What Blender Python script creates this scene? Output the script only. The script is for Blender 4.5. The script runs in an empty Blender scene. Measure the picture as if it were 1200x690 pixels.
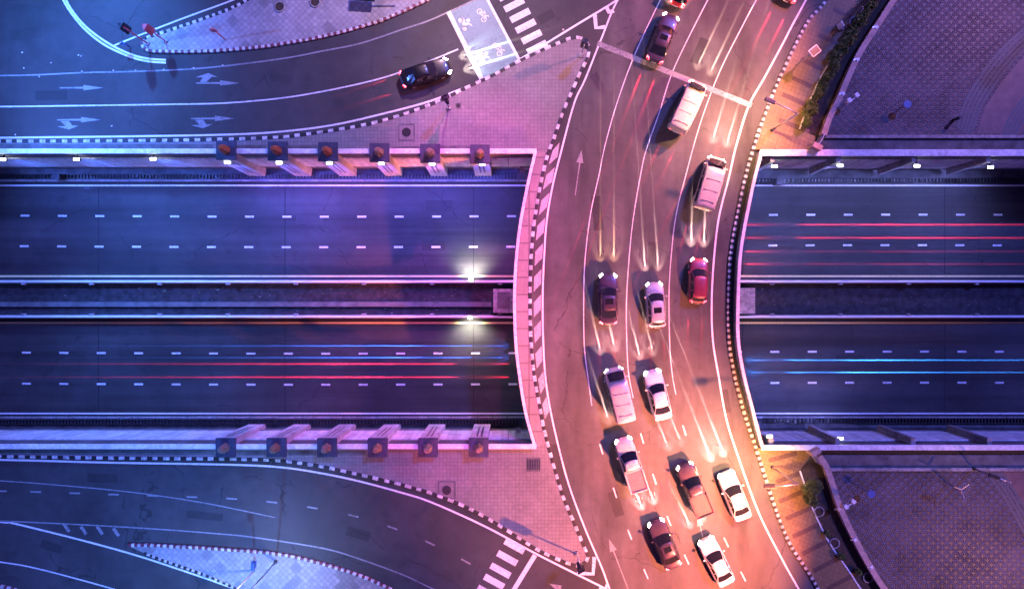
import bpy, bmesh, math, random
from mathutils import Vector, Matrix
from mathutils.geometry import tessellate_polygon
R = math.radians
random.seed(7)
sc = bpy.context.scene
COL = sc.collection

# ------------------------------------------------------------------ camera, sky, sun, exposure
H = 64.0                      # drone height in metres
K = 0.08                      # metres on the ground per photo pixel (photo 1200 wide)
cam = bpy.data.cameras.new("camera"); camo = bpy.data.objects.new("camera", cam); COL.objects.link(camo)
camo.location = (0, 0, H); camo.rotation_euler = (0, 0, 0)
cam.sensor_width = 36; cam.sensor_fit = 'HORIZONTAL'; cam.lens = 36 * H / (1200 * K)
cam.clip_start = 0.5; cam.clip_end = 2000
sc.camera = camo

SUN_EL, SUN_AZ = 48, 42       # low violet moonlight from the upper right of the picture
w = bpy.data.worlds.new("World"); sc.world = w; w.use_nodes = True
nt = w.node_tree; nt.nodes.clear()
sky = nt.nodes.new('ShaderNodeTexSky'); sky.sky_type = 'NISHITA'; sky.sun_disc = False
sky.sun_elevation = R(3); sky.sun_rotation = R(SUN_AZ)
tint = nt.nodes.new('ShaderNodeMixRGB'); tint.blend_type = 'MULTIPLY'; tint.inputs[0].default_value = 1
tint.inputs[2].default_value = (0.42, 0.16, 1.0, 1)            # city glow turns the dusk sky violet
bg = nt.nodes.new('ShaderNodeBackground'); bg.inputs[1].default_value = 0.12
out = nt.nodes.new('ShaderNodeOutputWorld')
nt.links.new(sky.outputs[0], tint.inputs[1]); nt.links.new(tint.outputs[0], bg.inputs[0]); nt.links.new(bg.outputs[0], out.inputs[0])

sl = bpy.data.lights.new("moon", 'SUN'); sl.energy = 1.9; sl.angle = R(3); sl.color = (0.13, 0.17, 1.0)
so = bpy.data.objects.new("moon", sl); COL.objects.link(so)
so.rotation_euler = Vector((-math.sin(R(SUN_AZ)) * math.cos(R(SUN_EL)), -math.cos(R(SUN_AZ)) * math.cos(R(SUN_EL)), -math.sin(R(SUN_EL)))).to_track_quat('-Z', 'Y').to_euler(); so.location = (40, 30, 60)

sc.view_settings.view_transform = 'Standard'; sc.view_settings.look = 'None'
sc.view_settings.exposure = 1.0; sc.view_settings.gamma = 1
sc.view_settings.use_curve_mapping = False
sc.render.engine = 'CYCLES'

def P(px, py, z=0.0):
    """photo pixel seen on the plane at height z -> world point"""
    s = K * (H - z) / H
    return Vector(((px - 600) * s, (345 - py) * s, z))

# ------------------------------------------------------------------ materials
MATS = {}
class N:
    """tiny node helper"""
    def __init__(s, name):
        s.m = bpy.data.materials.new(name); s.m.use_nodes = True
        s.t = s.m.node_tree; s.t.nodes.clear()
        s.o = s.t.nodes.new('ShaderNodeOutputMaterial'); s.b = s.t.nodes.new('ShaderNodeBsdfPrincipled')
        s.t.links.new(s.b.outputs[0], s.o.inputs[0])
    def n(s, typ, **kw):
        x = s.t.nodes.new(typ)
        for k, v in kw.items(): setattr(x, k, v)
        return x
    def l(s, a, b): s.t.links.new(a, b)
    def math(s, op, a, b=None, c=None, clamp=False):
        x = s.n('ShaderNodeMath', operation=op); x.use_clamp = clamp
        for i, v in enumerate((a, b, c)):
            if v is None: continue
            if isinstance(v, (int, float)): x.inputs[i].default_value = v
            else: s.l(v, x.inputs[i])
        return x.outputs[0]
    def pos(s):
        return s.n('ShaderNodeNewGeometry').outputs['Position']
    def mapped(s, scale=(1, 1, 1), rot=0, vec=None):
        mp = s.n('ShaderNodeMapping'); mp.inputs['Scale'].default_value = scale; mp.inputs['Rotation'].default_value = (0, 0, rot)
        s.l(vec or s.pos(), mp.inputs['Vector']); return mp.outputs[0]
    def noise(s, scale, detail=4, rough=.6, vec=None):
        x = s.n('ShaderNodeTexNoise'); x.inputs['Scale'].default_value = scale; x.inputs['Detail'].default_value = detail; x.inputs['Roughness'].default_value = rough
        s.l(vec or s.pos(), x.inputs['Vector']); return x.outputs['Fac']
    def ramp(s, fac, stops):
        x = s.n('ShaderNodeValToRGB'); e = x.color_ramp.elements
        while len(e) < len(stops): e.new(0.5)
        for i, (p, c) in enumerate(stops):
            e[i].position = p; e[i].color = (c, c, c, 1) if isinstance(c, (int, float)) else (*c, 1)
        s.l(fac, x.inputs[0]); return x.outputs[0]
    def mix(s, fac, a, b, mode='MIX'):
        x = s.n('ShaderNodeMixRGB', blend_type=mode)
        for i, v in ((0, fac), (1, a), (2, b)):
            if isinstance(v, (int, float)): x.inputs[i].default_value = v if i == 0 else (v, v, v, 1)
            elif isinstance(v, tuple): x.inputs[i].default_value = (*v, 1)
            else: s.l(v, x.inputs[i])
        return x.outputs[0]
    def set(s, color=None, rough=None, metal=None, bump=None, bstr=.3, bdist=.02, coat=None, spec=None):
        for k, v in (('Base Color', color), ('Roughness', rough), ('Metallic', metal), ('Coat Weight', coat), ('Specular IOR Level', spec)):
            if v is None: continue
            if isinstance(v, (int, float)) and k != 'Base Color': s.b.inputs[k].default_value = v
            elif isinstance(v, tuple): s.b.inputs[k].default_value = (*v, 1)
            else: s.l(v, s.b.inputs[k])
        if bump is not None:
            bp = s.n('ShaderNodeBump'); bp.inputs['Strength'].default_value = bstr; bp.inputs['Distance'].default_value = bdist
            s.l(bump, bp.inputs['Height']); s.l(bp.outputs[0], s.b.inputs['Normal'])
        return s.m

def plain(name, col, rough=.6, metal=0, var=.15, coat=0, nscale=3):
    if name in MATS: return MATS[name]
    a = N(name)
    f = a.noise(nscale, 5)
    lo = tuple(c * (1 - var) for c in col); hi = tuple(min(1, c * (1 + var)) for c in col)
    MATS[name] = a.set(a.ramp(f, [(.3, lo), (.7, hi)]), rough, metal, coat=coat if coat else None); return MATS[name]

def grimy(name, col, rough=.7, amount=.55):
    if name in MATS: return MATS[name]
    a = N(name)
    c = a.mix(1, col, a.ramp(a.noise(.7, 6, .7), [(.3, 1 - amount), (.62, 1.08)]), 'MULTIPLY')
    c = a.mix(.8, c, a.ramp(a.noise(6, 5, .75), [(.32, 1 - amount), (.55, 1.05)]), 'MULTIPLY')
    run = a.noise(1.0, 4, .6, a.mapped((2.6, 2.6, .16)))                 # water runs down the faces
    c = a.mix(.7, c, a.ramp(run, [(.36, 1 - amount), (.56, 1.0)]), 'MULTIPLY')
    MATS[name] = a.set(c, rough); return MATS[name]

def emit(name, col, strength):
    if name in MATS: return MATS[name]
    a = N(name); a.set((.8, .8, .8), .4)
    a.b.inputs['Emission Color'].default_value = (*col, 1); a.b.inputs['Emission Strength'].default_value = strength
    MATS[name] = a.m; return a.m

def asphalt(name, base, streak_dir=None):
    a = N(name)
    big = a.noise(.12, 5, .55); mid = a.noise(.9, 6, .65); fine = a.noise(14, 3, .7)
    c = a.ramp(big, [(.3, base * .72), (.5, base), (.72, base * 1.3)])
    c = a.mix(.55, c, a.ramp(mid, [(.3, .68), (.7, 1.22)]), 'MULTIPLY')
    c = a.mix(.6, c, a.ramp(fine, [(.25, .55), (.75, 1.45)]), 'MULTIPLY')
    if streak_dir is not None:
        st = a.noise(1.0, 4, .6, a.mapped(streak_dir))
        c = a.mix(.7, c, a.ramp(st, [(.32, .45), (.5, 1.0), (.68, 1.4)]), 'MULTIPLY')
    # cracks and sealed seams
    vo = a.n('ShaderNodeTexVoronoi', feature='DISTANCE_TO_EDGE'); vo.inputs['Scale'].default_value = .11
    wob = a.n('ShaderNodeVectorMath', operation='ADD'); nz = a.n('ShaderNodeTexNoise'); nz.inputs['Scale'].default_value = .8; nz.inputs['Detail'].default_value = 5
    a.l(a.pos(), nz.inputs['Vector']); a.l(a.pos(), wob.inputs[0]); a.l(nz.outputs['Color'], wob.inputs[1]); a.l(wob.outputs[0], vo.inputs['Vector'])
    crack = a.math('LESS_THAN', vo.outputs['Distance'], .0035)
    crack = a.math('MULTIPLY', crack, a.math('GREATER_THAN', a.noise(.25, 2), .52))
    c = a.mix(a.math('MULTIPLY', crack, .55), c, (base * .3,) * 3)
    # oil drips and old patches
    spot = a.ramp(a.noise(.55, 3, .5), [(.66, 0.0), (.74, 1.0)])
    c = a.mix(a.math('MULTIPLY', spot, .35), c, (base * .45,) * 3)
    r = a.ramp(mid, [(.3, .55), (.7, .8)])
    m = a.set(c, r, spec=.22, bump=fine, bstr=.35, bdist=.01); MATS[name] = m; return m

def paint(name, col, wear=.5):
    a = N(name)
    f = a.noise(5, 6, .7); g = a.noise(.5, 3)
    wr = a.math('ADD', a.math('MULTIPLY', f, .75), a.math('MULTIPLY', g, .35))
    c = a.ramp(wr, [(.42, tuple(x * (1 - wear) for x in col)), (.56, col)])
    MATS[name] = a.set(c, .55); return MATS[name]

def tiles(name, c1, c2, mortar, size, rot=0, seed_scale=.15, bump=True, patch=None):
    a = N(name)
    br = a.n('ShaderNodeTexBrick', offset=0.0, squash=1.0); br.inputs['Scale'].default_value = 1
    br.inputs['Brick Width'].default_value = size; br.inputs['Row Height'].default_value = size
    br.inputs['Mortar Size'].default_value = size * .055; br.inputs['Mortar Smooth'].default_value = .3
    br.inputs['Color1'].default_value = (*c1, 1); br.inputs['Color2'].default_value = (*c2, 1); br.inputs['Mortar'].default_value = (*mortar, 1)
    v = a.mapped((1, 1, 1), rot); a.l(v, br.inputs['Vector'])
    c = a.mix(.8, br.outputs['Color'], a.ramp(a.noise(seed_scale, 6, .65), [(.28, .62), (.72, 1.25)]), 'MULTIPLY')
    c = a.mix(.6, c, a.ramp(a.noise(4, 5, .7), [(.3, .7), (.7, 1.15)]), 'MULTIPLY')
    if patch:                                        # relaid darker slabs, whole slabs at a time
        sn = a.n('ShaderNodeVectorMath', operation='SNAP'); sn.inputs[1].default_value = (size * 2, size * 2, 10); a.l(v, sn.inputs[0])
        wn = a.noise(patch, 2, .5, sn.outputs[0])
        c = a.mix(a.math('MULTIPLY', a.math('GREATER_THAN', wn, .6), .55), c, tuple(x * .35 for x in c1))
    MATS[name] = a.set(c, .62, bump=br.outputs['Fac'], bstr=-.25 if bump else 0, bdist=.02); return MATS[name]

def scales(name, light, dark):
    """fan-shaped paving: rows of overlapping arcs"""
    a = N(name); wd = .84; Rr = wd / 2; h = .40
    sp = a.n('ShaderNodeSeparateXYZ'); a.l(a.pos(), sp.inputs[0]); x, y = sp.outputs[0], sp.outputs[1]
    j0 = a.math('FLOOR', a.math('DIVIDE', y, h))
    def cand(k):
        j = a.math('SUBTRACT', j0, k)
        par = a.math('MULTIPLY', a.math('FLOORED_MODULO', j, 2.0), Rr)
        dx = a.math('SUBTRACT', a.math('FLOORED_MODULO', a.math('ADD', a.math('SUBTRACT', x, par), Rr), wd), Rr)
        dy = a.math('SUBTRACT', y, a.math('MULTIPLY', j, h))
        return a.math('SQRT', a.math('ADD', a.math('MULTIPLY', dx, dx), a.math('MULTIPLY', dy, dy)))
    d1, d0 = cand(1.0), cand(0.0)
    sel = a.math('LESS_THAN', d1, Rr)
    d = a.math('ADD', a.math('MULTIPLY', d1, sel), a.math('MULTIPLY', d0, a.math('SUBTRACT', 1.0, sel)))
    dn = a.math('DIVIDE', d, Rr)
    def band(c0, wdt): return a.math('SUBTRACT', 1.0, a.math('DIVIDE', a.math('ABSOLUTE', a.math('SUBTRACT', dn, c0)), wdt), clamp=True)
    ring = a.math('MAXIMUM', band(.80, .17), a.math('MULTIPLY', band(.38, .16), .8))
    big = a.ramp(a.noise(.1, 5), [(.3, .6), (.7, 1.2)])
    c = a.mix(ring, dark, light); c = a.mix(.8, c, big, 'MULTIPLY'); c = a.mix(.75, c, a.ramp(a.noise(.38, 6, .7), [(.36, .35), (.56, 1.1)]), 'MULTIPLY')
    c = a.mix(.5, c, a.ramp(a.noise(3, 5, .7), [(.3, .6), (.7, 1.2)]), 'MULTIPLY')
    MATS[name] = a.set(c, .5, bump=ring, bstr=.7, bdist=.06); return MATS[name]

asph = asphalt('asphalt', .055)
asph_deck = asphalt('deck asphalt', .075, (.35, .06, 1))
asph_low = asphalt('underpass asphalt', .045, (.02, .55, 1))
white = paint('road paint', (.66, .66, .66)); white_line = paint('edge line paint', (.74, .74, .74), .35); faded = paint('faded road paint', (.24, .24, .25), .6)
yellow = paint('yellow road paint', (.80, .66, .30), .3)
teal = paint('green road paint', (.15, .27, .27), .35)
kerb_black = plain('black kerb paint', (.02, .02, .022), .6); kerb_white = grimy('white kerb paint', (.74, .74, .72), .6, .6); kerb_red = plain('red kerb paint', (.14, .035, .05), .6)
pave = tiles('square concrete paving', (.225, .21, .21), (.19, .178, .178), (.12, .112, .112), .34, 0)
pave_dia = tiles('diagonal slab paving', (.36, .35, .35), (.28, .27, .28), (.19, .185, .19), .42, R(45), patch=.35)
pave_bridge = tiles('bridge walkway concrete', (.27, .23, .23), (.24, .21, .21), (.15, .13, .13), 1.6, 0, bump=False)
walk = tiles('ochre walkway paving', (.25, .165, .075), (.20, .13, .06), (.14, .09, .045), .4, R(20))
walk_band = tiles('brown walkway band', (.12, .065, .045), (.10, .055, .04), (.07, .04, .03), .4, R(20))
scale_mat = scales('fan pattern paving', (.19, .165, .19), (.048, .042, .052))
band_mat = plain('dark band paving', (.075, .085, .10), .6)
pink_mat = plain('smooth red granite paving', (.13, .08, .08), .55, var=.25, nscale=1.2)
soil = plain('soil', (.045, .032, .022), .95, var=.5, nscale=5)
conc = grimy('concrete', (.37, .36, .36))
conc_dark = plain('stained concrete', (.10, .10, .105), .8, var=.45, nscale=.9)
conc_white = grimy('white painted concrete', (.80, .80, .80), .5, .3)
cap_mat = plain('slate cap stone', (.04, .045, .075), .55, var=.3)
gold = plain('weathered brass', (.30, .22, .13), .45, .5, .3)
copper = plain('red copper', (.42, .13, .05), .4, .4, .2)
steel = plain('galvanised steel', (.55, .56, .58), .35, .8, .1); dark_steel = plain('dark painted steel', (.03, .03, .035), .4, .3)
white_steel = plain('white painted steel', (.75, .75, .76), .35, 0, .05)
red_steel = plain('red painted steel', (.6, .10, .12), .4)
blue_steel = plain('blue painted steel', (.025, .09, .32), .45)
tyre_mat = plain('tyre rubber', (.015, .015, .015), .85)
glass = N('car glass'); glass = glass.set((.012, .013, .018), .06, spec=.7)
lens_white = emit('headlight lens', (1.0, .93, .82), 22); lens_red = emit('tail light lens', (1.0, .02, .03), 7)
lens_cool = emit('wall lamp lens', (.88, .94, 1.0), 14); lens_warm = emit('street lamp lens', (1.0, .72, .42), 12)
lens_flood = emit('flood lamp lens', (1.0, .97, .75), 30)
leaf_mat = N('leaves'); leaf_mat = leaf_mat.set(leaf_mat.ramp(leaf_mat.noise(2.5, 4), [(.3, (.035, .065, .012)), (.7, (.14, .17, .03))]), .6)
bark = plain('bark', (.09, .06, .04), .9)

# ------------------------------------------------------------------ mesh helpers
class MB:
    def __init__(s): s.v = []; s.f = []; s.mi = []
    def add(s, vs, fs, mi=0):
        b = len(s.v); s.v += [tuple(v) for v in vs]
        for f in fs: s.f.append(tuple(b + i for i in f)); s.mi.append(mi)
        return s
    def box(s, cx, cy, z0, sx, sy, z1, rot=0, mi=0, taper=1.0):
        c, n = math.cos(rot), math.sin(rot); vs = []
        for z, t in ((z0, 1), (z1, taper)):
            for x, y in ((-1, -1), (1, -1), (1, 1), (-1, 1)):
                x, y = x * sx / 2 * t, y * sy / 2 * t; vs.append((cx + x * c - y * n, cy + x * n + y * c, z))
        return s.add(vs, [(3, 2, 1, 0), (4, 5, 6, 7), (0, 1, 5, 4), (1, 2, 6, 5), (2, 3, 7, 6), (3, 0, 4, 7)], mi)
    def tube(s, pts, r, n=8, mi=0, r2=None, cap=True):
        pts = [Vector(p) for p in pts]; rings = []
        for i, p in enumerate(pts):
            d = (pts[min(i + 1, len(pts) - 1)] - pts[max(i - 1, 0)]).normalized()
            u = d.cross(Vector((0, 0, 1)));
            if u.length < 1e-3: u = d.cross(Vector((0, 1, 0)))
            u.normalize(); v = d.cross(u)
            rr = r if r2 is None else r + (r2 - r) * i / (len(pts) - 1)
            rings.append([p + (u * math.cos(a) + v * math.sin(a)) * rr for a in [2 * math.pi * k / n for k in range(n)]])
        vs = [q for ring in rings for q in ring]; fs = []
        for i in range(len(pts) - 1):
            for k in range(n): fs.append((i * n + k, i * n + (k + 1) % n, (i + 1) * n + (k + 1) % n, (i + 1) * n + k))
        if cap: fs.append(tuple(range(n - 1, -1, -1))); fs.append(tuple(range(len(vs) - n, len(vs))))
        return s.add(vs, fs, mi)
    def disc(s, cx, cy, z, r, n=20, mi=0, h=0):
        vs = [(cx + r * math.cos(2 * math.pi * k / n), cy + r * math.sin(2 * math.pi * k / n), z + h) for k in range(n)]
        fs = [tuple(range(n))]
        if h:
            vs += [(x, y, z) for x, y, _ in vs[:n]]
            fs += [(k, n + k, n + (k + 1) % n, (k + 1) % n) for k in range(n)] + [tuple(range(2 * n - 1, n - 1, -1))]
        return s.add(vs, fs, mi)
    def ring(s, cx, cy, z, r0, r1, n=24, mi=0, h=.0):
        vs = []
        for r in (r0, r1): vs += [(cx + r * math.cos(2 * math.pi * k / n), cy + r * math.sin(2 * math.pi * k / n), z + h) for k in range(n)]
        fs = [(k, n + k, n + (k + 1) % n, (k + 1) % n) for k in range(n)]
        if h:
            vs += [(x, y, z) for x, y, _ in vs[:2 * n]]
            for k in range(n):
                q = (k + 1) % n
                fs += [(n + k, 3 * n + k, 3 * n + q, n + q), (q, 2 * n + q, 2 * n + k, k)]
        return s.add(vs, fs, mi)
    def build(s, name, mats, parent=None, smooth=False, bevel=0, loc=None):
        me = bpy.data.meshes.new(name); me.from_pydata(s.v, [], s.f)
        for m in (mats if isinstance(mats, (list, tuple)) else [mats]): me.materials.append(m)
        for p, i in zip(me.polygons, s.mi): p.material_index = i; p.use_smooth = smooth
        me.update()
        o = bpy.data.objects.new(name, me); COL.objects.link(o)
        if parent: o.parent = parent
        if loc is not None: o.location = loc
        if bevel:
            b = o.modifiers.new('bevel', 'BEVEL'); b.width = bevel; b.segments = 2; b.limit_method = 'ANGLE'
        return o

def tag(o, label, cat, group=None, kind=None):
    if label: o['label'] = label
    if cat: o['category'] = cat
    if group: o['group'] = group
    if kind: o['kind'] = kind
    return o
def struct(o): o['kind'] = 'structure'; return o
def empty(name, loc, rz=0, label=None, cat=None, group=None):
    o = bpy.data.objects.new(name, None); COL.objects.link(o); o.location = loc; o.rotation_euler = (0, 0, rz); o.empty_display_size = .3
    return tag(o, label, cat, group)
def lamp(name, loc, parent, typ='SPOT', energy=100, color=(1, 1, 1), target=None, size=60, blend=.8, radius=.1, scale=None):
    ld = bpy.data.lights.new(name, typ); ld.energy = energy; ld.color = color; ld.shadow_soft_size = radius
    if typ == 'SPOT': ld.spot_size = R(size); ld.spot_blend = blend
    o = bpy.data.objects.new(name, ld); COL.objects.link(o); o.location = loc
    if target is not None: o.rotation_euler = (Vector(target) - Vector(loc)).to_track_quat('-Z', 'Y').to_euler()
    if scale: o.scale = scale
    o.parent = parent; return o

def smooth_px(pts, n=6):
    if len(pts) < 3: return [Vector(p) for p in pts]
    p = [Vector(q) for q in pts]; p = [2 * p[0] - p[1]] + p + [2 * p[-1] - p[-2]]; o = []
    for i in range(1, len(p) - 2):
        for k in range(n):
            t = k / n; a, b, c, d = p[i - 1:i + 3]
            o.append(.5 * ((2 * b) + (c - a) * t + (2 * a - 5 * b + 4 * c - d) * t * t + (3 * b - a - 3 * c + d) * t ** 3))
    o.append(p[-2]); return o
def line(pts, z=0, n=6): return [P(q[0], q[1], z) for q in smooth_px(pts, n)]
def resample(w, step):
    o = [w[0]]; acc = 0
    for a, b in zip(w, w[1:]):
        L = (b - a).length; t = step - acc
        while t <= L: o.append(a + (b - a) * (t / L)); t += step
        acc = (acc + L) % step if L else acc
    return o
def norms(w):
    o = []
    for i in range(len(w)):
        d = w[min(i + 1, len(w) - 1)] - w[max(i - 1, 0)]; d.z = 0; d.normalize(); o.append(Vector((-d.y, d.x, 0)))
    return o
def strip_mb(mb, w, width, mi=0, dz=0):
    nn = norms(w); vs = []; up = Vector((0, 0, dz))
    for p, q in zip(w, nn): vs += [p + q * width / 2 + up, p - q * width / 2 + up]
    return mb.add(vs, [(2 * i + 1, 2 * i + 3, 2 * i + 2, 2 * i) for i in range(len(w) - 1)], mi)
def mark(name, pts, width, mat=None, z=0, layer=.008, n=6):
    mb = MB(); strip_mb(mb, line(pts, z, n), width, dz=layer); return struct(mb.build(name, mat or white_line))
def dashes(name, centres, length, width, mat=None, z=0, layer=.008):
    """centres: px points on one lane line; each dash follows the local direction"""
    w = [P(x, y, z) for x, y in centres]; mb = MB()
    for i, p in enumerate(w):
        d = (w[min(i + 1, len(w) - 1)] - w[max(i - 1, 0)]).normalized()
        strip_mb(mb, [p - d * length / 2, p + d * length / 2], width, dz=layer)
    return struct(mb.build(name, mat or white))
def poly_mb(mb, w, h=0, mi=0, z=0):
    tri = tessellate_polygon([[Vector((p.x, p.y, 0)) for p in w]]); n = len(w)
    top = [(p.x, p.y, p.z + z + h) for p in w]; fs = []
    for t in tri:
        a, b, c = (Vector(top[i]) for i in t)
        fs.append(tuple(t) if (b - a).cross(c - a).z > 0 else tuple(reversed(t)))
    if h:
        bot = [(p.x, p.y, p.z + z) for p in w]
        fs += [(i, (i + 1) % n, n + (i + 1) % n, n + i) for i in range(n)]
        return mb.add(top + bot, fs, mi)
    return mb.add(top, fs, mi)
def pave_obj(name, w, mat, h=.15, z=0): return struct(poly_mb(MB(), w, h, 0, z).build(name, mat))
def kerb(name, pts, block, mats, width=.32, height=.19, z0=0, n=8):
    jit = [random.uniform(.88, 1.06) for _ in range(97)]; w = resample(line(pts, z0, n), block); w = [p if k in (0, len(w) - 1) else p + (w[k + 1] - p) * random.uniform(-.12, .12) for k, p in enumerate(w)]; nn = norms(w); mb = MB()
    for i in range(len(w) - 1):
        vs = []
        for p, q in ((w[i], nn[i]), (w[i + 1], nn[i + 1])):
            e = width / 2 * jit[i % len(jit)]
            for o_, z in ((e, 0), (e, height - .03), (e - .03, height), (-e + .03, height), (-e, height - .03), (-e, 0)): vs.append(p + q * o_ + Vector((0, 0, z)))
        mb.add(vs, [(k, k + 1, k + 7, k + 6) for k in range(5)] + [(5, 4, 3, 2, 1, 0), (6, 7, 8, 9, 10, 11)], i % 2)
    return struct(mb.build(name, mats))
def wall_along(mb, w, thick, z0, z1, mi=0, off=0):
    nn = norms(w); vs = []
    for p, q in zip(w, nn):
        for o_, z in ((off + thick / 2, z0), (off + thick / 2, z1), (off - thick / 2, z1), (off - thick / 2, z0)):
            v = p + q * o_; vs.append((v.x, v.y, z))
    fs = []
    for i in range(len(w) - 1):
        for k in range(4): fs.append((4 * i + k, 4 * i + (k + 1) % 4, 4 * i + 4 + (k + 1) % 4, 4 * i + 4 + k))
    fs += [(3, 2, 1, 0), tuple(len(vs) - 4 + k for k in range(4))]
    return mb.add(vs, fs, mi)

# ------------------------------------------------------------------ the plan (photo pixels)
TZ = -7.0                                      # underpass level
NY, SY = 13.22, -14.02                         # retaining wall lines
X0, X1 = -160, 160
kerb_right = [(1012, -110), (990, -50), (968, 0), (944.6, 28.7), (917, 84), (900, 124), (884, 169), (871, 217), (858, 283), (854, 327), (853.3, 391), (859, 434), (870, 478), (883, 517), (896, 558), (912, 606), (926, 638), (947, 670), (958, 689), (985, 740), (1012, 790)]
kerb_nw = [(-180, 166), (-60, 166), (0, 166), (100, 165.8), (200, 165), (251, 164), (318, 162), (359, 158), (423, 148), (455, 140), (482, 131.5), (514, 119.5), (545.6, 104), (577.5, 89), (609, 72), (641, 57), (660, 49), (672, 45), (682, 46), (689, 54), (689, 67), (679.5, 86), (670, 108), (660, 131), (649, 162.6), (641, 184), (633, 218), (626, 260), (622.5, 298), (621, 346), (622, 397), (626, 440), (632, 474), (638, 505), (649, 546), (660, 582), (673, 613), (684, 639), (689, 651), (684, 659), (673, 661), (651, 653), (628, 642), (603, 626), (577.5, 610), (546, 593), (514, 580), (482, 570), (450, 562), (420, 555), (378, 546), (327.5, 539), (264, 537), (200, 536.5), (100, 535.5), (0, 534), (-60, 533), (-180, 532)]
par_left = [(627, 181), (619, 215), (610, 262), (605, 305), (603, 350), (604.5, 400), (609, 440), (616, 482), (627, 522)]
par_right = [(888.5, 183), (879, 219), (866.5, 283), (862.5, 327), (861.5, 391), (867.5, 434), (878.5, 478), (889.5, 521)]

# ------------------------------------------------------------------ ground, roads, underpass
g = MB()
for y0, y1 in ((NY, 260), (-260, SY)):
    g.add([(-300, y0, 0), (300, y0, 0), (300, y1, 0), (-300, y1, 0)], [(0, 1, 2, 3)])
struct(g.build('ground', asph))
deck_l, deck_r = line(par_left), line(par_right)
deck_l[0].y = deck_r[0].y = NY; deck_l[-1].y = deck_r[-1].y = SY
dk = MB(); poly_mb(dk, deck_l + list(reversed(deck_r)), 1.1, 0, -1.1)
struct(dk.build('bridge_deck', asph_deck))
# worn deck surface carried on over the ground north and south of the trench
left_line_full = [(790, -110), (757, -50), (724, 0), (705, 45), (686, 92.5), (673, 121), (657, 180), (647.6, 218), (641, 256.5), (638, 295), (636, 345), (636.5, 397), (639, 440), (644, 475), (654, 521), (667, 569), (686, 620), (705, 664), (714.6, 690), (735, 740), (755, 790)]
dl, dr = line(left_line_full), line(kerb_right)
def clip(w, f, yy):
    o = []
    for p, q in zip(w, w[1:]):
        if f(p): o.append(p)
        if (p.y - yy) * (q.y - yy) < 0: t = (yy - p.y) / (q.y - p.y); o.append(p.lerp(q, t))
    return o + ([w[-1]] if f(w[-1]) else [])
for f, e in ((lambda p: p.y > NY + .02, NY + .02), (lambda p: p.y < SY - .02, SY - .02)):
    a, b = clip(dl, f, e), clip(dr, f, e)
    poly = a + list(reversed(b))
    struct(poly_mb(MB(), poly, 0, 0, .004).build('overpass_road', asph_deck))
lo = MB()
lo.add([(X0, SY - .3, TZ), (X1, SY - .3, TZ), (X1, NY + .3, TZ), (X0, NY + .3, TZ)], [(0, 1, 2, 3)])
struct(lo.build('underpass_road', asph_low))

m = MB()
for x in (-62, -43, -23.6, -4, 24, 45, 66):
    for ya, yb in ((2.1, 11.2), (-12.2, -3.1)): m.add([(x - .05, ya, TZ + .004), (x + .05, ya, TZ + .004), (x + .05, yb, TZ + .004), (x - .05, yb, TZ + .004)], [(0, 1, 2, 3)])
struct(m.build('road_joint', plain('tar joint', (.012, .012, .013), .8)))
def ylow(py, z=TZ): return P(0, py, z).y
# underpass kerbs with narrow walkway and drain beside each wall
for ya, yb, nm in ((ylow(212), NY - .175, 'underpass_walkway'), (SY + .175, ylow(488.5), 'underpass_walkway')):
    m = MB(); m.box(0, (ya + yb) / 2, TZ, X1 - X0, abs(yb - ya), TZ + .2); struct(m.build(nm, conc_dark))
for py in (217.5, 484.2): mark('edge_line', [(-300, py), (1500, py)], .16, white_line, TZ)
for py in (212, 488.5):
    m = MB(); m.box(0, ylow(py), TZ, X1 - X0, .14, TZ + .24); struct(m.build('underpass_kerb', conc))
for py in (323.6, 378.3): mark('yellow_edge_line', [(-300, py), (1500, py)], .2, yellow, TZ)
for py, x0 in ((252.8, 29.3), (288.5, 28.5), (413, 31), (449.3, 31)):
    dashes('dashed_lane_line', [(x0 + 43.85 * i, py + 1.2 * math.sin(i / 5)) for i in range(-6, 38)], .92, .2, white, TZ)
# median strip between the carriageways
UB, LB = P(0, 330, -6).y, P(0, 371, -6).y
m = MB(); m.box(0, (UB + LB) / 2, TZ, X1 - X0, UB - LB - .26, TZ + .25); struct(m.build('median_ground', plain('median earth', (.028, .028, .034), .95, var=.6, nscale=1.5)))
m = MB(); m.box((P(576, 0, TZ).x - 90) / 2, ylow(356.5), TZ + .25, P(576, 0, TZ).x + 90, .5, TZ + .5); struct(m.build('median_path', conc_dark))

# repair patches and drain inlets in the roads
m = MB(); m2 = MB()
for i in range(16):
    x = random.uniform(-52, 50); y = random.choice((1, -1)) * random.uniform(4, 10); a, b = random.uniform(1.2, 4), random.uniform(.5, 1.3); zz = TZ + .003
    m.add([(x, y, zz), (x + a, y, zz), (x + a, y + b, zz), (x, y + b, zz)], [(0, 1, 2, 3)], i % 2)
for px, py, a, b, r_ in ((60, 112, 3, .9, .02), (330, 92, 2.2, .8, -.1), (120, 560, 2.8, .8, -.02), (420, 625, 2.2, .9, -.3), (240, 604, 3.4, .7, -.1), (60, 640, 2, .8, -.3), (30, 40, 3, 1, .1), (700, 250, .9, 3.2, .1), (765, 300, .8, 2.6, 0), (722, 590, .9, 2.4, .3), (850, 470, .8, 2.2, .15), (820, 60, .9, 2.5, -.4), (640, 20, 1.6, .9, .5)):
    p = P(px, py); c, n_ = math.cos(r_), math.sin(r_)
    m.add([(p.x + u * c - v * n_, p.y + u * n_ + v * c, .0065) for u, v in ((-a / 2, -b / 2), (a / 2, -b / 2), (a / 2, b / 2), (-a / 2, b / 2))], [(0, 1, 2, 3)], (px // 10) % 2)
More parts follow.
